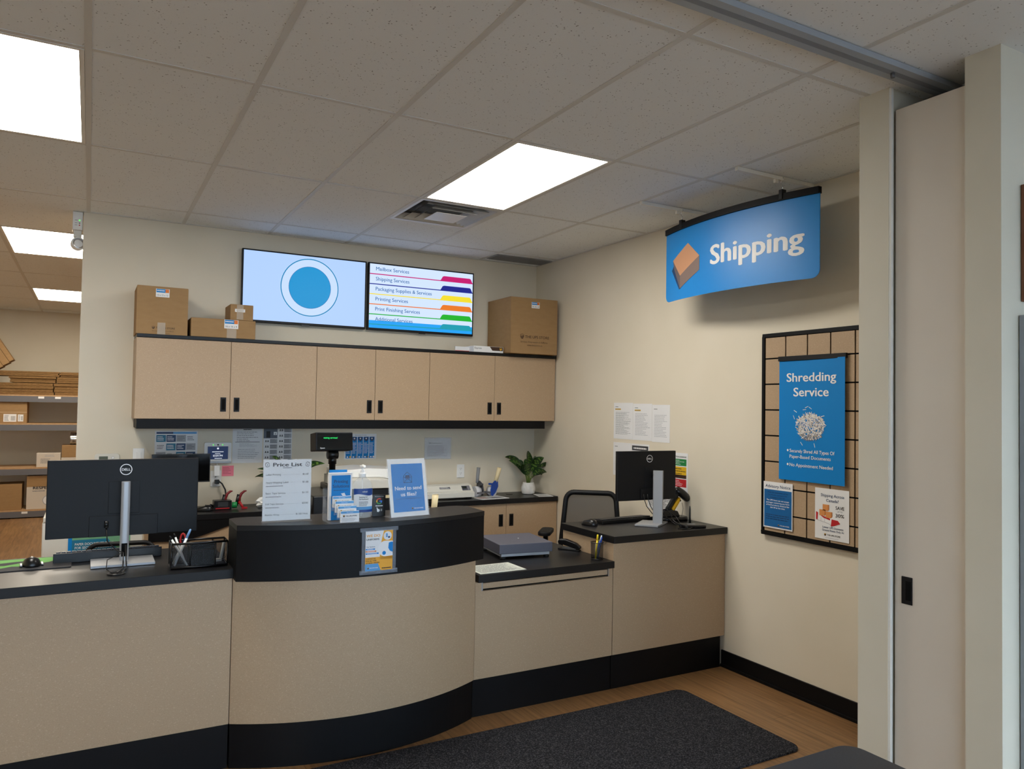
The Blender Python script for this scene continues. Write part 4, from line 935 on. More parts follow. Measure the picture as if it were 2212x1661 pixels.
one(m_, 'printed_form', 'printed paper form lying on the low worktop in front of the scale', 'paper', (1.842, 3.618, ZD + .0017), math.radians(1))
t = thing('stapler', 'black desk stapler on the low worktop beside the pen cup', 'stapler', (2.655, 4.00, ZD), math.radians(-58), 'staplers')
MB().prism([(-.07, 0), (.075, 0), (.075, .008), (-.07, .010)], .034, (0, -.017, 0), (1, 0, 0), (0, 0, 1), BPLAS).build('base', t, bevel=.002)
m_ = MB(); m_.prism([(-.072, .038), (-.045, .034), (.06, .010), (.078, .012), (.080, .030), (.05, .050), (-.02, .068), (-.06, .066), (-.074, .054)], .030, (0, -.015, 0), (1, 0, 0), (0, 0, 1), DPLAS); m_.build('top_arm', t, bevel=.006)
MB().box(-.04, .05, -.011, .011, .010, .022, ALU).build('magazine', t)
t = thing('pen_cup', 'round black wire-mesh pen cup on the low worktop corner', 'pen cup', (2.655, 3.70, ZD))
MB().lathe([(.034, .001), (.036, .004), (.0375, .097)], WIREM, 28, cap=False).build('mesh_wall', t)
m_ = MB(); m_.tube([(.038 * math.cos(a * math.pi / 12), .038 * math.sin(a * math.pi / 12), .098) for a in range(25)], .0022, DPLAS, 6, False); m_.tube([(.035 * math.cos(a * math.pi / 12), .035 * math.sin(a * math.pi / 12), .003) for a in range(25)], .0028, DPLAS, 6, False); m_.lathe([(.034, .0005), (.034, .002)], DPLAS, 24); m_.build('rim', t)
g = 'pens in the round cup'; bx, by, bz = 2.655, 3.70, ZD + .004
pen('highlighter', 'yellow highlighter in the round pen cup', 'highlighter', (bx - .018, by - .010, bz), (.022, .01, .14), .142, .0055, mat('highlighter_yellow', (240, 214, 30), .4), mat('highlighter_yellow', (240, 214, 30), .4), g)
pen('pen', 'blue and white pen in the round pen cup', 'pen', (bx - .012, by + .006, bz), (.045, -.004, .13), .140, .0042, mat('pen_blue', (40, 84, 190), .4), WPLAS, g)
pen('pen', 'dark blue pen in the round pen cup', 'pen', (bx - .006, by - .014, bz), (.038, .012, .12), .130, .0042, NAVY, mat('pen_blue', (40, 84, 190), .4), g)
pen('pen', 'pen with a red cap in the round pen cup', 'pen', (bx - .004, by + .012, bz), (.012, .004, .12), .118, .0042, WPLAS, RED, g)
t = thing('tape_gun', 'ivory handled tape gun standing behind the raised ledge', 'tape gun', (1.722, 4.02, ZD), 0, 'tape guns')
MB().box(-.03, .03, -.05, .05, 0, .05, GPLAS).tube([(0, -.03, .045), (0, -.03, .20)], .012, GPLAS, 10).build('frame', t, bevel=.004)
m_ = MB(); m_.tube([(0, -.03, .19), (.004, -.03, .29), (.012, -.03, .385)], [.026, .021, .024], IVORY, 14, True, .75); m_.build('handle', t)
MB().lathe([(.015, .38), (.016, .3865)], mat('handle_hollow', (150, 132, 96), .8), 14, (.012, -.03, 0), 1.2, .9).build('hollow', t)

# ------------------------------------------------------------------ raised right counter
t = thing('barcode_scanner', 'black and yellow handheld barcode scanner', 'scanner', (3.495, 3.985, ZR + .062))
m_ = MB(); m_.tube([(-.06, 0, .0), (-.045, 0, .022), (.0, .0, .085), (.03, .0, .118)], [.024, .024, .021, .024], BPLAS, 12, True, .8); m_.build('handle_back', t)
m_ = MB(); m_.tube([(-.030, -.008, -.002), (-.015, -.010, .018), (.022, -.010, .062), (.038, -.006, .084)], [.016, .019, .017, .015], YPLAS, 12, True, .8); m_.build('handle_grip', t)
m_ = MB(); m_.tube([(.006, 0, .138), (.03, 0, .136), (.07, -.002, .112), (.105, -.004, .086), (.118, -.004, .07)], [.016, .031, .034, .032, .022], DPLAS, 14, True, .85); m_.build('head', t)
MB().tube([(.036, -.012, .078), (.046, -.012, .066)], .006, BPLAS, 8).build('trigger', t)
t = thing('scanner_cradle', 'black cradle base under the barcode scanner', 'cradle', (3.48, 3.995, ZR))
m_ = MB(); m_.prism(rrect(.11, .075, .05), .026, (.0, 0, .026), (1, 0, 0), (0, 1, 0), DPLAS); m_.build('foot', t, bevel=.01)
m_ = MB(); m_.prism([(-.10, .026), (.05, .026), (.03, .062), (-.02, .075), (-.09, .066)], .07, (0, -.035, 0), (1, 0, 0), (0, 0, 1), DPLAS); m_.build('holder', t, bevel=.006)
MB().tube([(.05, -.05, .12), (.06, -.05, .08), (.04, -.06, .03), (.05, -.07, .004)], .0016, DPLAS, 6).build('cable', t)
t = thing('router', 'flat black wireless router with one upright antenna', 'router', (3.40, 3.70, ZR), math.radians(-14))
m_ = MB(); m_.prism(rrect(.075, .055, .018), .018, (0, 0, .018), (1, 0, 0), (0, 1, 0), DPLAS); m_.build('case', t, bevel=.005)
MB().box(-.035, .02, -.01, .012, .018, .0186, ALUP).build('sticker', t)
MB().tube([(.015, .06, .01), (.015, .062, .05), (.015, .062, .10), (.015, .062, .125)], [.0065, .006, .0055, .003], DPLAS, 10).build('antenna', t)

# ------------------------------------------------------------------ back counter things
t = thing('computer_monitor', 'black screen on the back counter behind the large monitor', 'monitor', (.575, 5.80, ZBK), .03)
MB().box(-.19, .19, -.03, -.008, .205, .405, DPLAS).build('screen_housing', t, bevel=.003); MB().box(-.184, .184, -.0306, -.030, .214, .399, mat('glossy_black_glass', (6, 6, 7), .08)).build('screen', t)
MB().tube([(0, 0, .01), (0, 0, .26)], .018, DPLAS, 12).build('stand_column', t); MB().prism(rrect(.09, .07, .03), .01, (0, 0, .0105), (1, 0, 0), (0, 1, 0), DPLAS).build('stand_base', t)
MB().box(-.02, .02, -.008, .02, .24, .30, DPLAS).build('mount', t)
t = thing('bar_clamps', 'black clamps with red levers and a green knob on the back counter', 'clamp', (.875, 5.84, ZBK))
MB().box(-.075, .045, -.055, .03, 0, .065, DPLAS).box(-.05, .02, -.058, -.055, .02, .055, mat('dark_label', (44, 46, 50), .5)).box(-.065, .03, -.0585, -.055, .006, .014, RED).build('block', t, bevel=.004)
for k, (x, y) in enumerate(((.01, .02), (.105, .0))):
    m_ = MB(); m_.tube([(x, y, .03), (x + .0, y, .075), (x + .014, y, .105), (x + .035, y, .122), (x + .05, y, .124)], [.010, .012, .010, .008, .004], mat('dark_red_plastic', (122, 18, 26), .4), 10); m_.build('lever', t)
    MB().tube([(x - .02, y, .02), (x - .005, y, .10)], .012, DPLAS, 10).build('jaw', t)
MB().tube([(.05, -.03, .028), (.085, -.035, .028)], .022, mat('green_plastic', (24, 140, 74), .4), 16).build('knob', t)
MB().tube([(.10, -.02, .05), (.125, -.04, .01)], .010, RED, 10).box(.115, .155, -.05, -.03, 0, .012, RED).build('foot', t)
MB().tube([(-.07, 0, .02), (-.09, -.005, .03), (-.115, -.02, .012)], .010, DPLAS, 8).build('bar', t)
def crumple(seed, r, sc):
    rr = random.Random(seed); m_ = MB(); m_.ell((0, 0, 0), (r, r, r), WPLAS, 18, 10)
    m_.v = [tuple(V(p) * (1 + .45 * (rr.random() - .5))) for p in m_.v]; m_.sm = [False] * len(m_.sm); m_.v = [(p[0] * sc[0], p[1] * sc[1], max(0, p[2] * sc[2] + r * sc[2] * .8)) for p in m_.v]; return m_
one(crumple(4, .06, (1.1, .8, .7)), 'crumpled_wrap', 'crumpled white plastic wrap on the back counter beside the price list', 'plastic wrap', (1.165, 5.83, ZBK))
t = thing('laminator', 'off-white roll laminator on the back counter', 'laminator', (2.545, 5.82, ZBK))
m_ = MB(); m_.prism([(-.10, .012), (.10, .012), (.10, .100), (.02, .118), (-.03, .108), (-.075, .062), (-.10, .056)], .56, (.30, 0, 0), (0, 1, 0), (0, 0, 1), OFFW); m_.build('body', t, bevel=.005)
MB().box(-.25, .175, -.092, -.060, .058, .067, OFFW).build('feed_lip', t, bevel=.003); MB().box(-.25, .175, -.093, -.085, .0535, .0575, DARKGAP).build('feed_slot', t)
m_, s = SB((-.30, -.0758, .0628), (1, 0, 0), (0, .7, .715)); s.T('Ledco Educator', .09, .035, .007, GREY, 1, 'l', w=.07); s.R(.30, .028, .395, .048, DGREY, 1); s.greek(.305, .030, .39, .046, 2, WHT, 2, .4, .2); s.R(.50, .008, .575, .056, DGREY, 1); s.R(.507, .026, .545, .05, mat('lcd_dark', (40, 48, 44), .3), 2); s.greek(.55, .012, .572, .05, 5, LGREY, 2, .5, .1); m_.build('control_panel', t)
for x in (-.22, .26): MB().box(x - .02, x + .02, -.08, .08, 0, .012, BPLAS).build('foot', t)
def tape_gun(label, loc, rz, bodym, hm, tilt):
    t = thing('tape_gun', label, 'tape gun', loc, rz, 'tape guns')
    m_ = MB(); m_.tube([(-.026, 0, .045), (.026, 0, .045)], .045, TAPEW, 24); m_.build('tape_roll', t)
    m_ = MB(); m_.prism([(-.055, .015), (-.03, .005), (.01, .03), (.05, .08), (.045, .125), (.0, .135), (-.045, .11), (-.062, .06)], .006, (.036, 0, 0), (0, 1, 0), (0, 0, 1), bodym); m_.box(.0, .036, -.05, -.03, .10, .115, bodym); m_.build('side_plate', t, bevel=.002)
    MB().tube([(.02, .02, .115), (.02 + tilt * .4, .03, .165), (.02 + tilt, .035, .245)], [.016, .017, .019], hm, 12, True, .85).build('handle', t)
    MB().box(-.03, .034, -.068, -.055, .03, .045, STEEL).build('cutter', t)
TAPEW = mat('tape_roll_white', (214, 214, 218), .35)
tape_gun('grey handled tape gun with white roll beside the laminator', (2.915, 5.83, ZBK), .12, mat('dark_grey_plastic', (70, 72, 78), .45), GPLAS, .02)
tape_gun('blue tape gun with ivory handle on the back counter', (3.06, 5.83, ZBK), -1.1, BPLASB, IVORY, .035)
def loose_paper(label, loc, rz, w_, h_, seed, name='loose_papers', tint=None):
    m_, s = SB((-w_ / 2, -h_ / 2, .003), (1, 0, 0), (0, 1, 0)); m_.box(-w_ / 2, w_ / 2, -h_ / 2, h_ / 2, 0, .003, PAPER)
    if tint: s.R(.02, h_ * .3, w_ * .4, h_ * .8, tint[0], 1); s.R(w_ * .5, h_ * .2, w_ * .9, h_ * .6, tint[1], 1)
    s.greek(.015, .015, w_ - .015, h_ - .02, 9, LGREY, 2, .4, .4); return one(m_, name, label, 'paper', loc, rz)
loose_paper('printed sheets lying on the back counter in front of the blue tape gun', (2.985, 5.715, ZBK), .1, .27, .19, 1, 'printed_papers', (mat('pale_red_print', (210, 170, 160), .6), GREY))
loose_paper('white papers lying on the back counter at the right wall', (3.505, 5.70, ZBK), -.25, .13, .17, 2)
t = thing('cable_grommet', 'black round cable grommet in the back worktop left of the plant', 'cable grommet', (3.275, 5.90, ZBK)); MB().lathe([(.032, 0), (.032, .003), (.022, .004)], DPLAS, 24).build('ring', t)

# ------------------------------------------------------------------ things on the back wall
YW = YB - .0012
def wall_sheet(name, label, cat, x0, x1, z0, z1, m, draw, grp=None, th=.001):
    m_, s = SB((0, -th - .0002, 0)); m_.box(0, x1 - x0, -th, 0, 0, z1 - z0, m); draw(s, x1 - x0, z1 - z0)
    return one(m_, name, label, cat, (x0, YB - .0006, z0), 0, grp)
TEALI = mat('teal_ink', (26, 116, 150), .5)
def d_poster(s, w, h):
    s.R(.01, h - .022, w * .42, h - .008, NAVY, 1); s.R(w * .42, h - .022, w - .008, h - .008, BLUEL, 1)
    for r in range(4):
        for c in range(4):
            x, y = .01 + (w - .02) / 4 * c, h - .08 - .062 * r; k = (r * 5 + c * 3) % 4
            if y < 0: continue
            s.R(x, y, x + (w - .02) / 4 - .004, y + .05, [TEALI, PAPERG, LGREY, NAVY][k], 1); s.greek(x + .006, y + .008, x + .055, y + .042, 3, WHT if k in (0, 3) else GREY, 2)
wall_sheet('poster', 'glossy blue and white instruction poster on the back wall at left', 'poster', .421, .709, 1.12, 1.428, PAPERG, d_poster, 'papers on the back wall')
def d_text(s, w, h):
    s.greek(w * .35, h - .022, w * .62, h - .014, 1, INK, 1, .8, .05); s.greek(.03, h - .11, w - .03, h - .03, 6, GREY, 1, .26, .5); s.R(.02, h * .58, w - .02, h * .58 + .004, GREY, 1); s.greek(.05, .12, w - .03, h * .56, 7, LGREY, 1, .3, .5); s.greek(.04, .03, w - .025, .11, 6, LGREY, 1, .3, .3)
wall_sheet('notice_sheet', 'plain text notice sheet to the right of the alarm panel', 'paper', .955, 1.174, 1.183, 1.4545, PAPERG, d_text, 'papers on the back wall')
def person_icon(s, x, y, q):
    s.C(x, y + q * .62, q * .3, INK, 2, 12); s.P([(x - q * .5, y - q * .1), (x + q * .5, y - q * .1), (x + q * .36, y + q * .28), (x - q * .36, y + q * .28)], INK, 2)
def d_icons(s, w, h):
    s.R(.0, h - .085, w * .48, h, mat('photo_grey', (84, 92, 106), .5), 1); s.R(.02, h - .08, .05, h - .03, INK, 2); s.R(.075, h - .06, .10, h - .035, WHT, 2); person_icon(s, .0875, h - .055, .012)
    for r in range(6):
        for x0 in (.008, w * .53):
            if x0 < .1 and r < 2: continue
            y = h - .028 - .042 * r
            person_icon(s, x0 + .010, y, .014); person_icon(s, x0 + .026, y, .014); s.R(x0 + .04, y - .012, x0 + .096, y + .022, LGREY, 1); s.greek(x0 + .043, y - .010, x0 + .094, y + .020, 4, GREY, 2)
wall_sheet('chart_poster', 'poster with rows of small black people icons on the back wall', 'poster', 1.182, 1.398, 1.15, 1.4545, PAPERG, d_icons, 'papers on the back wall')
def d_steps(s, w, h):
    s.T('THE WAYS TO SHIP', w / 2, h - .015, .006, NAVY, 1, 'c', w=.10)
    for k in range(5):
        x = .012 + (w - .024) / 5 * k; wd = (w - .024) / 5 - .005; s.R(x, .008, x + wd, h - .024, BLUE, 1); s.P([(x + wd * .1, h - .05), (x + wd / 2, h - .062), (x + wd * .9, h - .05), (x + wd * .9, h - .026), (x + wd * .1, h - .026)], NAVY, 2); s.C(x + wd / 2, h - .038, .006, WHT, 3, 12)
        s.greek(x + .004, .045, x + wd - .004, h - .07, 8, WHT, 2, .35, .3); s.C(x + wd * .35, .018, .006, WHT, 2, 10); s.C(x + wd * .85, .018, .008, [GOLD, GREY, BLUEL, GREY, PAPERG][k], 3, 12)
wall_sheet('poster', 'blue five-column poster behind the customer display', 'poster', 1.818, 2.089, 1.195, 1.402, PAPERG, d_steps, 'papers on the back wall')
def d_table(s, w, h):
    s.T('GBC', .03, h - .045, .012, INK, 1, 'l', w=.03, bold=.03); s.greek(.065, h - .045, .17, h - .037, 1, GREY, 1, .6)
    for k in range(9): s.R(.02, .014 + .0125 * k, w - .03, .0152 + .0125 * k, GREY, 1)
    for x in (.02, .06, .10, .14, .17, w - .03): s.R(x - .0005, .014, x + .0005, .115, GREY, 1)
    s.greek(.022, .016, w - .032, .113, 8, LGREY, 1, .4, .2)
o = wall_sheet('record_sheet', 'table form in a clear sleeve above the laminator', 'paper', 2.524, 2.760, 1.188, 1.360, PAPERG, d_table, 'papers on the back wall')
MB().box(-.008, .246, -.0035, -.003, -.008, .182, FILM).build('clear_sleeve', o)
def plate(label, x, z, w_, h_, kind, nm, cat):
    t = thing(nm, label, cat, (x, YB - .0005, z)); MB().box(-w_ / 2, w_ / 2, -.006, 0, -h_ / 2, h_ / 2, WPLAS).build('cover_plate', t, bevel=.002)
    if kind == 'outlet':
        for q in (.02, -.02):
            m_, s = SB((0, -.0082, q)); m_.box(-.015, .015, -.008, -.006, q - .014, q + .014, WPLAS); s.R(-.007, .0, -.005, .008, INK, 1); s.R(.005, .0, .007, .008, INK, 1); s.C(0, -.007, .0025, INK, 1, 10); m_.build('receptacle', t)
    else:
        MB().box(-.016, .016, -.010, -.006, -.032, .032, WPLAS).build('rocker', t, bevel=.002)
    return t
plate('white double wall outlet above the laminator', 2.863, 1.073, .072, .115, 'outlet', 'wall_outlet', 'outlet')
plate('white wall outlet behind the plug below the alarm panel', .842, 1.072, .075, .118, 'outlet', 'wall_outlet', 'outlet')
plate('white rocker light switch on the back wall at left', .318, 1.245, .074, .118, 'switch', 'light_switch', 'light switch')
t = thing('thermostat', 'white wall thermostat with small grey display', 'thermostat', (.12, YB - .0005, 1.225))
MB().prism(rrect(.078, .045, .02), .024, (0, -.024, 0), (1, 0, 0), (0, 0, 1), OFFW).build('housing', t, bevel=.004)
m_, s = SB((0, -.0246, 0)); s.R(-.05, -.012, .005, .026, mat('lcd_green', (84, 92, 76), .3), 1); s.C(.036, .016, .010, LGREY, 1, 16); s.C(.036, .016, .008, WPLAS, 2, 16); m_.build('display', t)
t = thing('alarm_panel', 'white wall alarm panel with a dark touch screen', 'alarm panel', (.85, YB - .0005, 1.186))
m_ = MB(); m_.prism(rrect(.096, .078, .012), .022, (0, -.022, .078), (1, 0, 0), (0, 0, 1), WPLAS); m_.build('housing', t, bevel=.003)
MB().box(-.096, .096, -.028, -.022, .002, .016, ALUP).build('lower_trim', t, bevel=.002)
m_, s = SB((0, -.0225, .078)); s.R(-.072, -.048, .072, .048, mat('panel_screen', (38, 54, 92), .25, emit=.6), 1)
wt = mat('panel_white_text', (235, 240, 250), .4, emit=.9)
s.T('03:04 PM', 0, -.028, .014, wt, 2, 'c', w=.068, bold=.01); s.greek(-.04, .004, .045, .012, 1, wt, 2, .6, .05); s.greek(-.02, -.010, .018, -.003, 1, wt, 2, .6, .05); s.greek(-.022, -.044, .03, -.037, 1, wt, 2, .6, .05); s.C(0, .033, .007, wt, 2, 10)
for x in (-.034, .032): s.C(x, .060, .004, mat('green_led', (90, 255, 90), .4, emit=1.6), 1, 12)
s.R(-.006, .055, .006, .065, BPLAS, 1); m_.build('touch_screen', t)
t = thing('power_adapter', 'white plug-in power adapter below the alarm panel', 'power adapter', (.845, 6.036, 1.092)); MB().box(-.02, .02, -.028, .0, 0, .078, WPLAS).build('body', t, bevel=.004)
MB().tube([(0, -.01, .078), (.002, -.006, .094)], .003, WPLAS, 8).build('lead', t)
t = thing('power_cord', 'black power plug and cord running down to the back counter', 'power cord', (.848, 6.036, 1.05)); MB().box(-.016, .016, -.03, .0, -.016, .016, DPLAS).build('plug', t, bevel=.004)  # ordinary power cord with its plug, no extension socket
MB().tube([(.012, -.02, .004), (.035, -.026, -.015), (.058, -.03, -.06), (.066, -.035, -.12), (.062, -.045, -.172)], .0055, DPLAS, 8).build('cord', t)
m_, s = SB((-.042, -.0012, 0)); m_.box(-.042, .042, -.0008, 0, 0, .078, PINK); s.greek(.006, .014, .07, .07, 5, mat('pink_note_ink', (176, 72, 96), .6), 1, .3, .4)
one(m_, 'sticky_note', 'pink sticky note on the back wall right of the power adapter', 'sticky note', (.927, YB - .0006, 1.087))

# ------------------------------------------------------------------ things on the right wall
def rsheet(name, label, cat, y0, y1, z0, z1, m, draw, grp=None, x=XR, th=.001, rot=0.):
    """y0 is the left edge as seen from the room (larger Y)"""
    m_, s = SB((-th - .0003, 0, 0), *LX); m_.box(-th, 0, -(y0 - y1), 0, 0, z1 - z0, m); draw(s, y0 - y1, z1 - z0)
    return one(m_, name, label, cat, (x - .0006, y0, z0), 0, grp)
WP = 'white papers on the right wall'
def d_list(s, w, h, hl=True, seed=0):
    s.greek(.02, h - .035, .06, h - .028, 1, GREY, 1, .7, .1)
    if hl: s.R(.018, h - .055, .09, h - .045, YEL, 1); s.greek(.02, h - .053, .088, h - .047, 1, GREY, 2, .6, .05)
    s.greek(.025, .035, w - .02, h - .07, 24 if not seed else 15, LGREY if seed else GREY, 1, .26, .5)
rsheet('notice_sheet', 'dense text sheet, upper left of the papers on the right wall', 'paper', 4.825, 4.585, 1.409, 1.689, PAPER, lambda s, w, h: d_list(s, w, h), WP)
rsheet('notice_sheet', 'sparser text sheet, upper middle of the papers on the right wall', 'paper', 4.583, 4.362, 1.409, 1.683, PAPER, lambda s, w, h: d_list(s, w, h, True, 1), WP)
rsheet('notice_sheet', 'text sheet without yellow heading, upper right of the papers on the right wall', 'paper', 4.360, 4.166, 1.405, 1.676, PAPER, lambda s, w, h: d_list(s, w, h, False, 1), WP)
rsheet('notice_sheet', 'text sheet in the lower left of the papers on the right wall', 'paper', 4.826, 4.606, 1.126, 1.381, PAPER, lambda s, w, h: d_list(s, w, h, False), WP)
def d_banner(s, w, h):
    s.R(.012, h - .05, w - .012, h - .014, mat('dark_banner', (62, 64, 68), .5), 1); s.greek(.03, h - .044, w - .03, h - .022, 1, WHT, 2, .5, .1); s.greek(.02, .03, w - .02, h - .07, 12, LGREY, 1)
rsheet('notice_sheet', 'sheet with a dark banner heading behind the smaller monitor', 'paper', 4.603, 4.389, 1.11, 1.381, PAPER, d_banner, WP)
def d_traffic(s, w, h):
    s.T('DETECTION GUIDELINE', w / 2, h - .032, .010, INK, 1, 'c', w=w - .03, bold=.02)
    for y0, y1, m in ((.165, .212, GREEN), (.078, .158, YEL), (.018, .072, REDI)): s.R(.014, y0 + .02, w - .014, y1 + .02, m, 1); s.greek(.02, y0 + .026, w - .02, y1 + .014, 4, WHT if m is not YEL else BROWN, 2, .3, .5)
    s.R(.014, .098, w - .014, .122, BROWN, 2)
rsheet('guideline_poster', 'green yellow and red guideline poster right of the smaller monitor', 'poster', 4.160, 3.976, 1.068, 1.342, PAPER, d_traffic)
def d_small(s, w, h):
    s.greek(.02, .02, w - .02, h - .02, 10, GREY, 1); s.R(w * .5, h - .06, w * .68, h - .005, MAGENTA, 2); s.C(w * .45, h * .45, .022, ORANGE, 2, 18)
rsheet('notice_sheet', 'small sheet with pink and orange marks behind the barcode scanner', 'paper', 4.40, 4.09, .92, 1.065, PAPERG, d_small)
rsheet('orange_note', 'orange strip of paper behind the right edge of the smaller monitor', 'paper', 4.148, 4.110, 1.04, 1.067, mat('orange_paper', (232, 150, 52), .6), lambda s, w, h: None)

# slatted display board
t = thing('display_board', 'tan grooved display board with black frame on the right wall', 'display board', (XR, 3.297, .90))
DB_W, DB_H = .96, 1.212
MB().box(-.018, -.001, -DB_W, 0, 0, DB_H, DARKGAP).build('backing', t)
m_ = MB()
ys = [0.018 + .1555 * k for k in range(7)]; zs = [0.022] + [.133 + .1545 * k for k in range(7)] + [DB_H - .022]
for i in range(6):
    for j in range(8): m_.box(-.024, -.018, -(ys[i + 1] - .0045 if i < 5 else DB_W - .018), -(ys[i] + .0045), zs[j] + .0045, zs[j + 1] - .0045, LAM)
m_.build('grooved_panel', t, weld=False)
m_ = MB()
for q in ((-DB_W, 0, 0, .022), (-DB_W, 0, DB_H - .022, DB_H), (-.018, 0, .022, DB_H - .022), (-DB_W, -DB_W + .018, .022, DB_H - .022)): m_.box(-.030, 0, *q, BLKSIDE)
m_.build('frame', t, bevel=.002)
XP = XR - .0255
t = thing('shredding_poster', 'blue shredding service poster hanging on the display board', 'poster', (XP - .012, 3.157, 1.245))
PW, PH = .455, .700
m_ = MB()
n = 10
for i in range(n):                                   # gentle curl of the sheet
    y0_, y1_ = -PW * i / n, -PW * (i + 1) / n
    f = lambda y: -.010 * (-y / PW) ** 2
    m_.add([(f(y0_), y0_, 0), (f(y1_), y1_, 0), (f(y1_), y1_, PH), (f(y0_), y0_, PH), (f(y0_) + .0012, y0_, 0), (f(y1_) + .0012, y1_, 0), (f(y1_) + .0012, y1_, PH), (f(y0_) + .0012, y0_, PH)], [(0, 1, 2, 3), (5, 4, 7, 6)], BLUE)
sh = m_.build('poster_sheet', t)
m_, s = SB((0, 0, 0), *LX)
s.T('Shredding', PW / 2, .572, .050, WHT, 0, 'c', w=.345, bold=.02); s.T('Service', PW / 2, .487, .050, WHT, 0, 'c', w=.245, bold=.02)
for k, (q, wd) in enumerate((('Securely Shred All Types Of', .31), ('Paper-Based Documents', .285), ('No Appointment Needed', .30))):
    y = (.163, .130, .082)[k]; s.T(q, .080, y, .019, WHT, 0, 'l', w=wd, bold=.012)
    if k != 1: s.C(.066, y + .010, .0065, WHT, 0, 14)
sw = [mat('shred_white', (238, 238, 234), .6), mat('shred_grey', (196, 196, 194), .6), mat('shred_dark', (138, 136, 134), .6)]; r = random.Random(3)
cx, cy = .225, .315
for k in range(620):
    a = 2 * math.pi * r.random(); q = math.sqrt(r.random()); x, y = cx + .098 * q * math.cos(a), cy + .092 * q * math.sin(a) + .012 * q * q; y = max(y, cy - .072 + .2 * (x - cx) ** 2 * 8)
    if y > cy + .075 - 4.5 * (x - cx) ** 2: y = cy + .06 - 4.5 * (x - cx) ** 2
    th = math.pi * r.random(); L_ = .006 + .008 * r.random(); low = (y < cy - .045)
    s.line(x - L_ * math.cos(th), y - L_ * math.sin(th), x + L_ * math.cos(th), y + L_ * math.sin(th), .0032, sw[2] if (low and r.random() < .6) or r.random() < .16 else sw[0 if r.random() < .7 else 1], .5 + .004 * k)
for x, y, th in ((.20, .425, .4), (.225, .42, 2.6), (.185, .41, .1), (.12, .40, -.5), (.31, .375, .2), (.325, .33, -.6), (.165, .215, -.9), (.255, .21, -1.3), (.11, .365, 2.0)): s.line(x - .012 * math.cos(th), y - .012 * math.sin(th), x + .012 * math.cos(th), y + .012 * math.sin(th), .0032, sw[0], 1)
m_.v = [(p[0] - .010 * (-p[1] / PW) ** 2 - .0016, p[1], p[2]) for p in m_.v]
m_.build('printing', sh, weld=False)
MB().box(-.008, .008, -PW - .004, .004, PH - .006, PH + .022, BPLAS).build('hanger_rail', t, bevel=.002)
def d_adv(s, w, h):
    s.T('Advisory Notice', w / 2, h - .034, .018, NAVY, 1, 'c', w=w - .03, bold=.008); s.R(.006, .008, w - .006, h - .046, mat('advisory_blue', (14, 98, 160), .5), 1)
    for k, q in enumerate(('With the suspension of the', 'De Minimis exemption for', 'shipping to the US,')): s.T(q, w / 2, h - .066 - .0145 * k, .0082, NAVY, 2, 'c', w=(.155, .14, .11)[k], bold=.006)
    for k, q in enumerate(('The UPS Store can not accept', 'packages containing any form', 'of food products destined for', 'the US at this time.')): s.T(q, w / 2, h - .112 - .0145 * k, .0085, WHT, 2, 'c', w=(.168, .172, .172, .11)[k], bold=.016)
    s.greek(.02, .048, w - .02, .085, 3, NAVY, 2, .4, .1); s.shield(.115, .022, .010, BROWN, GOLD, 2, False); s.T('THE UPS STORE', .124, .019, .006, WHT, 2, 'l', w=.07, bold=.012)
rsheet('advisory_notice', 'blue and white advisory notice at the lower left of the display board', 'notice', 3.276, 3.060, .948, 1.222, PAPER, d_adv, None, XP - .0055)
def d_can(s, w, h):
    s.T('Shipping Across', w * .52, h - .045, .016, NAVY, 1, 'c', w=.15, bold=.012); s.T('Canada?', w * .52, h - .072, .016, NAVY, 1, 'c', w=.08, bold=.012)
    s.T('SAVE', w * .74, h - .108, .018, INK, 1, 'c', w=.055, bold=.02); s.T('UP TO', w * .74, h - .123, .008, GREY, 1, 'c', w=.032); s.T('30%', w * .74, h - .150, .019, INK, 1, 'c', w=.055, bold=.015)
    s.P([(.008, .105), (.03, .098), (.09, .092), (.15, .085), (.17, .112), (.12, .125), (.02, .15)], WHT, 1); s.P([(.008, .105), (.018, .102), (.022, .142), (.008, .148)], REDI, 2); s.P([(.03, .132), (.10, .118), (.10, .108), (.06, .116)], REDI, 2); s.P([(.105, .075), (.13, .082), (.165, .096), (.15, .112), (.11, .115)], REDI, 2)
    for p0, p1 in (((.008, .103), (.09, .089)), ((.09, .089), (.12, .072)), ((.04, .10), (.04, .118)), ((.065, .096), (.065, .114))): s.line(*p0, *p1, .0012, GREY, 2)
    BX, BX2 = mat('print_box', (222, 148, 84), .5), mat('print_box_side', (192, 118, 62), .5)
    for x, y in ((.03, .128), (.072, .12), (.052, .158)): s.R(x, y, x + .034, y + .034, BX, 3); s.P([(x + .034, y), (x + .042, y + .008), (x + .042, y + .034), (x + .034, y + .034)], BX2, 3)
    s.T('Lower UPS Domestic', w * .54, .062, .011, NAVY, 1, 'c', w=.135, bold=.008); s.T('Ground Rates Only At', w * .54, .046, .011, NAVY, 1, 'c', w=.14, bold=.008); s.shield(.068, .026, .014, BROWN, GOLD, 1, False); s.T('THE UPS STORE', .080, .022, .009, INK, 1, 'l', w=.085, bold=.01); s.greek(.07, .008, .16, .012, 1, LGREY, 1)
rsheet('shipping_poster', 'white shipping across the country poster at the lower right of the display board', 'poster', 2.907, 2.688, .940, 1.220, PAPER, d_can, None, XP - .0015)

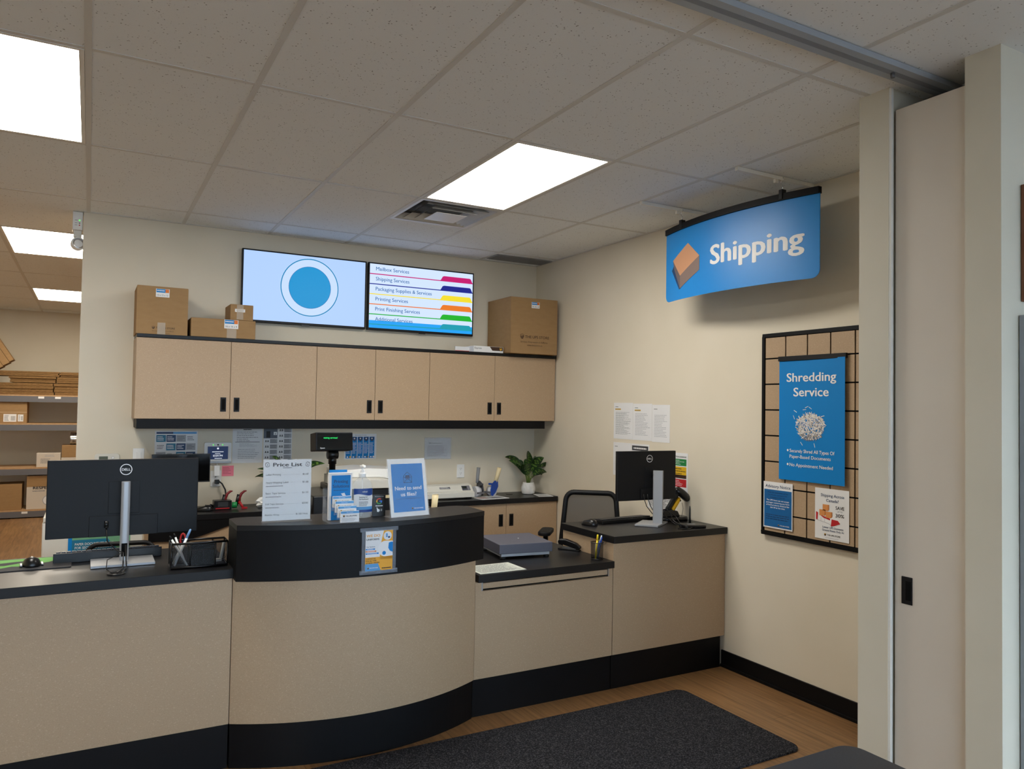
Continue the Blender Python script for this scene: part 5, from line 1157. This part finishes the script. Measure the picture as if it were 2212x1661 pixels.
# ------------------------------------------------------------------ storage room shelves
YF = 12.4
t = thing('storage_shelving', 'grey steel storage shelving with wooden shelves in the back room', 'shelving', (-.6, YF, 0))
SZ = (.115, .695, 1.305, 1.700)
for k, z in enumerate(SZ):
    b_ = MB().box(-1.2, 1.2, -.0, .02, z - .10, z - .018, STEEL).box(-1.2, 1.2, .58, .60, z - .10, z - .018, STEEL)
    for x in ((-.02, .18) if k == 3 else (-.17,) if k == 0 else ()): b_.box(x, x + .07, -.0006, 0, z - .05, z - .022, PAPER)
    b_.build('beam', t)
    MB().box(-1.19, 1.19, .0, .6, z - .018, z, noisy('shelf_board', [(.3, (176, 140, 100)), (.7, (192, 156, 116))], 20, .8)).build('shelf', t)
for x in (-1.22, 1.22):
    for y in (.0, .56): MB().box(x - .02, x + .02, y, y + .04, 0, 1.76, STEEL).build('upright', t)
g = 'boxes on the storage shelves'
def sbox(label, x0, x1, z, h, d, m, draw=None, yo=.03, name='cardboard_box', grp=g, tape=True):
    t = thing(name, label, 'box', ((x0 + x1) / 2, YF + yo, z + .001), 0, grp); w_ = x1 - x0
    MB().box(-w_ / 2, w_ / 2, 0, d, 0, h, m).build('carton', t, bevel=.004)
    if draw: m_, s = SB((-w_ / 2, -.0008, 0)); draw(s, w_, h); m_.build('print', t)
    return t
def d_ship(s, w, h):
    s.R(0, h * .5, w, h * .52, TAPEM, 1)
    for x, y, wd, hh in ((w - .27, .02, .15, .105), (w - .105, .025, .065, .095)):
        s.R(x, y, x + wd, y + hh, PAPER, 1); s.greek(x + .01, y + .01, x + wd * .45, y + hh - .012, 5, GREY, 2)
        for q in range(7): s.R(x + wd * .58 + q * wd * .05, y + hh * .15, x + wd * .6 + q * wd * .05, y + hh * .75, INK, 2)
TAPEM = mat('old_tape', (206, 178, 142), .3)
sbox('brown parcel with shipping labels on the second storage shelf from the top', -1.25, -.748, SZ[2], .295, .4, CARD, d_ship)
def d_white(s, w, h): s.line(.005, .005, .005, h - .005, .002, GREY, 1); s.greek(.05, .05, .18, .12, 4, GREY, 1, .4); s.greek(.1, h - .05, w - .04, h - .02, 2, LGREY, 1)
sbox('white carton leaning behind the monitor on the third storage shelf', -.62, -.33, SZ[1], .192, .3, mat('pale_carton', (206, 196, 182), .7), d_white)
sbox('flat white parcel under the small brown box on the third storage shelf', -.325, .05, SZ[1], .128, .3, mat('pale_carton', (206, 196, 182), .7))
sbox('small brown box stacked on a flat parcel on the third storage shelf', -.36 + .04, .02, SZ[1] + .130, .172, .26, CARD)
t = thing('bubble_wrap_roll', 'silvery roll of bubble wrap beside the wall end on the storage shelf', 'bubble wrap roll', (-.06, YF + .14, SZ[1] + .3045 + .085))
m_ = MB(); m_.tube([(-.16, 0, 0), (.2, 0, 0)], .085, FOIL, 24); r = random.Random(9); m_.v = [tuple(V(p) * (1 + .06 * (r.random() - .5))) for p in m_.v]; m_.build('roll', t)
MB().tube([(-.163, 0, 0), (-.150, 0, 0)], .03, CARD, 16).build('core', t)
sbox('plain brown box at the left of the bottom storage shelf', -1.30, -.775, SZ[0], .355, .4, CARD, lambda s, w, h: s.R(w - .35, .15, w - .335, .28, TAPEM, 1))
def d_resp(s, w, h):
    s.R(0, h * .67, w, h, CARD, 1); s.T('RESPECT', .075, h * .60, .038, INK, 2, 'l', w=.25, bold=.03); s.greek(.07, h * .53, .26, h * .56, 1, GREY, 2, .7); s.C(.26, .12, .07, LGREY, 1); s.C(.26, .12, .06, PAPERG, 2)
sbox('white box with bold black lettering on the bottom storage shelf', -.722, -.30, SZ[0], .46, .4, mat('pale_carton', (206, 196, 182), .7), d_resp)
FLUTE = noisy('corrugated_edge', [(.3, (104, 78, 48)), (.7, (142, 110, 72))], 30, .9, 4, (1, 1, 6), spec=.1)
for k, (x0, x1, z, h, n, lb) in enumerate(((-1.5, .5, 0, .165, 4, 'bottom stack of flattened brown boxes on the top storage shelf'), (-.98, .5, .170, .085, 3, 'middle stack of flattened brown boxes on the top storage shelf'), (-1.4, .5, .258, .07, 3, 'uppermost stack of flattened brown boxes on the top storage shelf'))):
    m_ = MB(); r = random.Random(k + 20); split = -.44 + .03 * k
    for q in range(n):
        zz = h * q / n; j = .02 * (r.random() - .5)
        for a, c in ((x0 + .03 * r.random(), split + j - .006), (split + j + .006, x1)): m_.box(a + .6, c + .6, .02 * r.random(), .5, zz + .001, zz + h / n - .002, FLUTE)
    one(m_, 'flattened_boxes', lb, 'flattened boxes', (-.6, YF + .02, SZ[3] + .001 + z), 0, 'flattened boxes on the top shelf')
m_ = MB(); m_.M = Mx.Rotation(math.radians(58), 4, 'Y'); m_.box(-.70, 0, 0, .3, 0, .10, CARD); m_.box(-.66, -.01, 0, .3, .104, .19, CARD); m_.box(-.60, -.02, .0, .3, .194, .25, CARD)
zmin = min(p[2] for p in m_.v); m_.v = [(p[0], p[1], p[2] - zmin) for p in m_.v]
one(m_, 'folded_carton', 'tilted folded carton leaning above the top storage shelf at the left edge', 'box', (-1.13, YF + .08, SZ[3] + .332))
